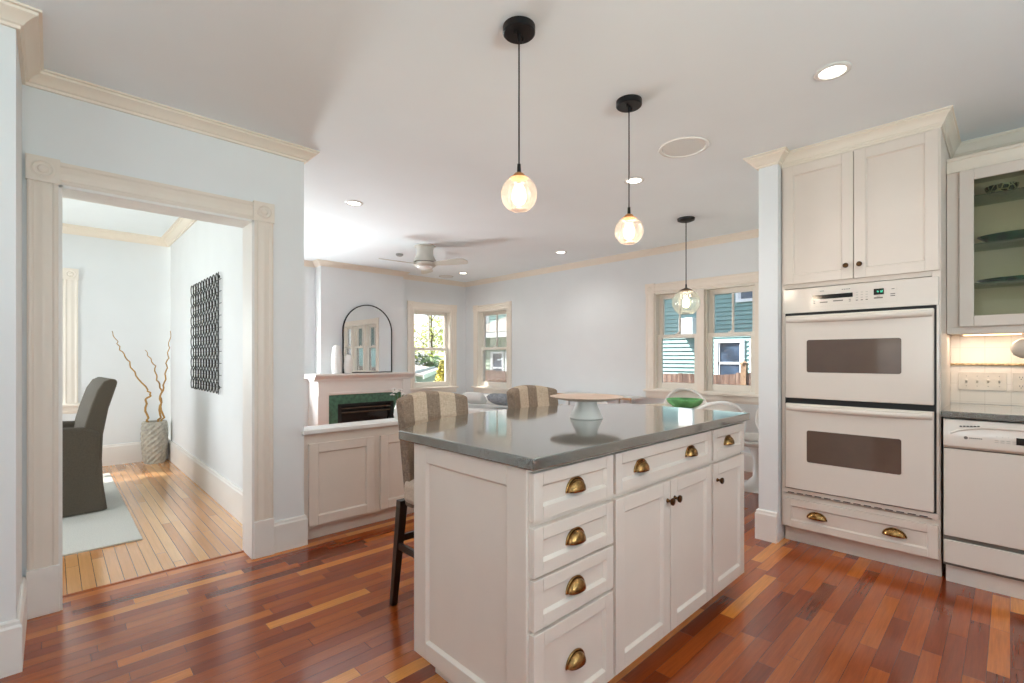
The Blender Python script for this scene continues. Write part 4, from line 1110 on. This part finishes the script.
wa = root('wall_art', (1.0295, 5.10, 0.91), FACE_X, 'black openwork wall sculpture of overlapping rings on the dining room wall', 'wall art')
m = MB()
for i in range(10):
    for j in range(10):
        u = -0.49 + j * 0.109; z = 0.062 + i * 0.101
        # open ring, swung a little round its upright axis so that each laps over the next
        m.tube([(u + 0.046 * math.cos(a), -0.030 - 0.018 * math.cos(a), z + 0.049 * math.sin(a)) for a in [2 * PI * q / 18 for q in range(19)]], 0.0046, 6)
m.build('loops', plain('dark_bronze_iron', (46, 43, 38), 0.4, metal=0.4, var=0.3, nscale=30), wa, smooth=True)
m = MB()
for i in range(10): m.tube([(-0.55, -0.012, 0.062 + i * 0.101), (0.55, -0.012, 0.062 + i * 0.101)], 0.0028, 6)
for u in (-0.45, 0.45): m.tube([(u, -0.009, 0.0), (u, -0.009, 1.04)], 0.003, 6)
for u in (-0.45, 0.45):
    for z in (0.06, 1.0): m.lathe([(0.012, -0.012), (0.012, -0.0005)], 10, (u, 0, z), 'y')
m.build('rods', 'blackm', wa)

# ------------------------------------------------------------------ outside
gr = MB().box(-12, 40, -20, 45, -0.9, -0.8).build('ground', 'grass'); struct(gr)
struct(MB().box(-4, 7.0, 7.27, 10.8, -0.7995, -0.76).build('ground_bounce_slab', plain('pale_bounce_slab', (214, 210, 202), 0.85, var=0.04, nscale=6)))  # unseen pale slab, added to bounce sunlight up through the windows
struct(MB().box(5.58, 7.4, -4, 7.26, -0.7995, -0.76).build('ground_bounce_strip', plain('pale_bounce_strip', (210, 206, 198), 0.9, var=0.08, nscale=60)))  # unseen pale strip, added as a bounce surface beside the back wall
fc = root('picket_fence', (7.5, 0, -0.8), 0, 'weathered brown board fence in the yard outside the windows', 'fence')
m = MB(); y = -5.0
while y < 8.9:
    h_ = 1.74 + 0.02 * math.sin(y * 2.1) + rnd(-0.012, 0.012) + 0.10 * max(0, 1 - abs(y - 2.5) / 0.7)
    m.prism([(y, 0), (y + 0.088, 0), (y + 0.088, h_ - 0.008), (y + 0.076, h_), (y + 0.012, h_), (y, h_ - 0.008)], -0.011, 0.011, lambda a, b, c: (c, a, b)); y += 0.094
m.build('boards', 'fence', fc)
for z in (0.4, 1.35): MB().box(0.012, 0.05, -5.0, 8.9, z, z + 0.08).build('rail', 'fence', fc)
for y in (-3.0, -0.2, 2.77, 5.6):
    m = MB(); m.box(-0.04, 0.04, y - 0.04, y + 0.04, 0, 1.92); m.lathe([(0.06, 1.92), (0.06, 1.945), (0.001, 1.98)], 4, (0, y, 0)); m.build('post', plain('fence_post', (128, 104, 82), 0.85, var=0.12), fc)

def clapboard(m, L_, z0, z1, lap=0.080, t=0.030, holes=()):
    """canonical face at y=0 looking -y; boards lap over one another"""
    z = z0
    while z < z1:
        segs = [(0, L_)]
        for h in holes:
            if h[2] < z + lap * 0.5 < h[3]:
                ns = []
                for a, b in segs:
                    if h[1] <= a or h[0] >= b: ns.append((a, b)); continue
                    if h[0] > a: ns.append((a, h[0]))
                    if h[1] < b: ns.append((h[1], b))
                segs = ns
        for a, b in segs:
            m.prism([(0.004, 0), (-t, 0), (-0.003, lap + 0.004), (0.004, lap + 0.004)], a, b, lambda p, q, c, z=z: (c, p, z + q))
        z += lap
def ext_window(parent, u0, u1, z0, z1, y=0.0, split=True):
    m = MB(); c = 0.055
    m.box(u0 - c, u0, y - 0.04, y + 0.02, z0 - c, z1 + c); m.box(u1, u1 + c, y - 0.04, y + 0.02, z0 - c, z1 + c); m.box(u0, u1, y - 0.04, y + 0.02, z1, z1 + c); m.box(u0, u1, y - 0.05, y + 0.02, z0 - c, z0)
    zm = (z0 + z1) / 2
    if split: m.box(u0, u1, y - 0.02, y + 0.01, zm - 0.02, zm + 0.02)
    for a in (u0, u1 - 0.03): m.box(a, a + 0.03, y - 0.02, y + 0.01, z0, z1)
    f = m.build('window', 'extwhite', parent)
    MB().box(u0, u1, y - 0.004, y + 0.004, z0, z1).build('pane', 'darkwin', f)
nh = root('neighbor_house', (9.0, 7.6, -0.8), FACE_X, 'teal clapboard house beyond the fence outside the double window', 'house')
def nu(Y): return 7.6 - Y
g0 = 0.8
holes = [(nu(3.80), nu(3.34), 0.75 + g0, 1.50 + g0), (nu(3.18), nu(2.7), 0.75 + g0, 1.50 + g0), (nu(3.42), nu(2.9), 2.28 + g0, 3.2 + g0)]
m = MB(); m.box(0, 13, 0.004, 6, 0, 4.1); m.build('wall', 'teal', nh)
m = MB(); clapboard(m, 13, 0.0, 4.05, holes=[(h[0] - .03, h[1] + .03, h[2] - .05, h[3] + .05) for h in holes]); m.build('siding', 'teal', nh)
for h in holes: ext_window(nh, h[0] + 0.02, h[1] - 0.02, h[2], h[3], -0.015)
m = MB(); m.box(-0.2, 13.5, -0.86, 0.0, 4.05, 4.25); m.build('eave', 'extwhite', nh)
m = MB(); m.prism([(-0.9, 4.25), (3.0, 6.4), (6.9, 4.25)], -0.2, 13.5, lambda a, b, c: (c, a, b)); m.build('roof', 'shingle', nh)
au = MB().box(0, 0.28, -0.22, 0.0, 0, 0.34).build('air_conditioner', 'extwhite', None, bev=0.01); au.location = (8.965, 4.45, 1.645); au.rotation_euler = (0, 0, FACE_X)
tag(au, 'white boxy air conditioner sticking out of the teal house wall', 'air conditioner')

nw = root('neighbor_annex', (9.6, 11.35, -0.8), FACE_X, 'low green-grey wing with a pale hip roof outside the corner window', 'house')
m = MB(); m.box(0, 3.2, 0.004, 4, 0, 2.62); m.build('wall', plain('annex_paint', (150, 168, 150), 0.7), nw)
m = MB(); clapboard(m, 3.2, 0, 2.55, 0.12, holes=[(0.42, 2.6, 1.2, 2.25)]); m.build('siding', plain('annex_siding', (150, 168, 150), 0.7), nw)
for a in (0.5, 1.15, 1.8): ext_window(nw, a + 0.04, a + 0.5, 1.3, 2.15, -0.02)
m = MB(); m.box(-0.35, 3.22, -0.38, 0.0, 2.62, 2.78); m.build('fascia', 'extwhite', nw)
m = MB(); b_ = [(-0.4, -0.4, 2.78), (3.22, -0.4, 2.78), (3.22, 4.4, 2.78), (-0.4, 4.4, 2.78)]; r1_, r2_ = (2.2, 2.0, 4.15), (3.22, 2.0, 4.15)
m.face([b_[0], b_[1], r2_, r1_]); m.face([b_[2], b_[3], r1_, r2_]); m.face([b_[3], b_[0], r1_]); m.face([b_[1], b_[2], r2_]); m.face(b_)
m.build('roof', 'shingle', nw, weld=True)
bt = root('neighbor_backhouse', (14.4, 16.5, -0.8), FACE_X, 'tall teal house rising behind the low wing with hip roof', 'house')
m = MB(); m.box(0, 5, 0.004, 5, 0, 6.0); m.build('wall', 'teal', bt)
m = MB(); clapboard(m, 5, 0, 6.0, 0.13); m.build('siding', 'teal', bt)
m = MB(); m.prism([(-0.5, 6.0), (2.5, 8.0), (5.5, 6.0)], -0.3, 5.3, lambda a, b, c: (c, a, b)); m.build('roof', 'shingle', bt)

# garage, long axis running away to the right of the far window
ga = root('garage', (7.0, 11.0, -2.2), math.atan2(0.78, 0.63), 'pale grey garage with a low light roof outside the far window', 'garage')
m = MB(); m.box(0.0, 7.0, 0.004, 4.2, 0, 2.98); m.build('wall', 'garwall', ga)
m = MB(); clapboard(m, 7.0, 0, 2.95, 0.14); m.build('siding', 'garwall', ga)
m = MB(); m.prism([(-0.22, 2.98), (2.1, 3.30), (4.4, 2.98), (4.4, 2.92), (2.1, 3.22), (-0.22, 2.92)], -0.25, 7.2, lambda a, b, c: (c, a, b)); m.build('roof', 'shingle', ga)
MB().box(-0.25, 7.2, -0.24, -0.221, 2.86, 2.99).build('fascia', 'extwhite', ga)

def tree(name, loc, h, crown_r, crown_h, crown_c, n, leaf, mat, trunk_r, label, seed, cone=False, cat='tree'):
    rg = random.Random(seed)
    t = root(name, loc, 0, label, cat)
    m = MB()
    m.tube([(0, 0, 0), (0.05, 0.02, h * 0.4), (0, 0.05, h * 0.75), (0.02, 0, h * 0.96)], [trunk_r, trunk_r * 0.75, trunk_r * 0.45, trunk_r * 0.1], 8)
    if not cone:
        for i in range(9):
            a = rg.uniform(0, 2 * PI); z = h * rg.uniform(0.35, 0.7); L_ = crown_r * rg.uniform(0.5, 0.9)
            m.tube([(0, 0, z), (L_ * .5 * math.cos(a), L_ * .5 * math.sin(a), z + L_ * 0.35), (L_ * math.cos(a), L_ * math.sin(a), z + L_ * 0.9)], [trunk_r * .35, trunk_r * .22, trunk_r * .06], 6)
    m.build('trunk', 'bark', t)
    m = MB()
    blobs = [(rg.uniform(-.6, .6) * crown_r, rg.uniform(-.6, .6) * crown_r, crown_c + rg.uniform(-.7, .7) * crown_h * 0.6, rg.uniform(.28, .5) * crown_r) for _ in range(16)]
    for i in range(n):
        if cone:
            z = rg.uniform(0.02, 1) ; R = crown_r * (1 - z) ** 0.8 * rg.uniform(0.75, 1.0) + 0.02; a = rg.uniform(0, 2 * PI); c = Vector((R * math.cos(a), R * math.sin(a), 0.1 + z * (h - 0.1)))
        else:
            b = rg.choice(blobs); d = Vector((rg.gauss(0, 1), rg.gauss(0, 1), rg.gauss(0, 1))).normalized() * (b[3] * rg.uniform(0.5, 1) ** 0.5); c = Vector(b[:3]) + d
        u = Vector((rg.gauss(0, 1), rg.gauss(0, 1), rg.gauss(0, 1))).normalized(); w = u.orthogonal().normalized(); s = leaf * rg.uniform(.6, 1.3)
        m.face([c - u * s, c + w * s * .5, c + u * s, c - w * s * .5])
    m.build('crown', mat, t)
    return t
tree('leafy_tree', (10.7, 20.8, -2.2), 8.0, 2.6, 2.8, 4.3, 13000, 0.13, 'leaf', 0.12, 'yellow-green leafy tree filling the left of the far window', 1)
tree('slender_tree', (17.4, 25.5, -2.2), 9.0, 2.4, 4.2, 5.4, 1500, 0.11, 'leaf', 0.10, 'sparse tree with thin trunk right of the far window', 2)
tree('round_shrub', (13.6, 19.8, -2.2), 3.4, 1.1, 1.0, 2.75, 1100, 0.12, 'leafd', 0.06, 'dark green rounded shrub behind the garage roof', 3, cat='shrub')
tree('golden_conifer', (6.85, 9.55, -1.4), 2.55, 0.62, 2, 1, 1800, 0.06, 'conif', 0.05, 'golden cone-shaped conifer beside the garage', 4, cone=True, cat='conifer')
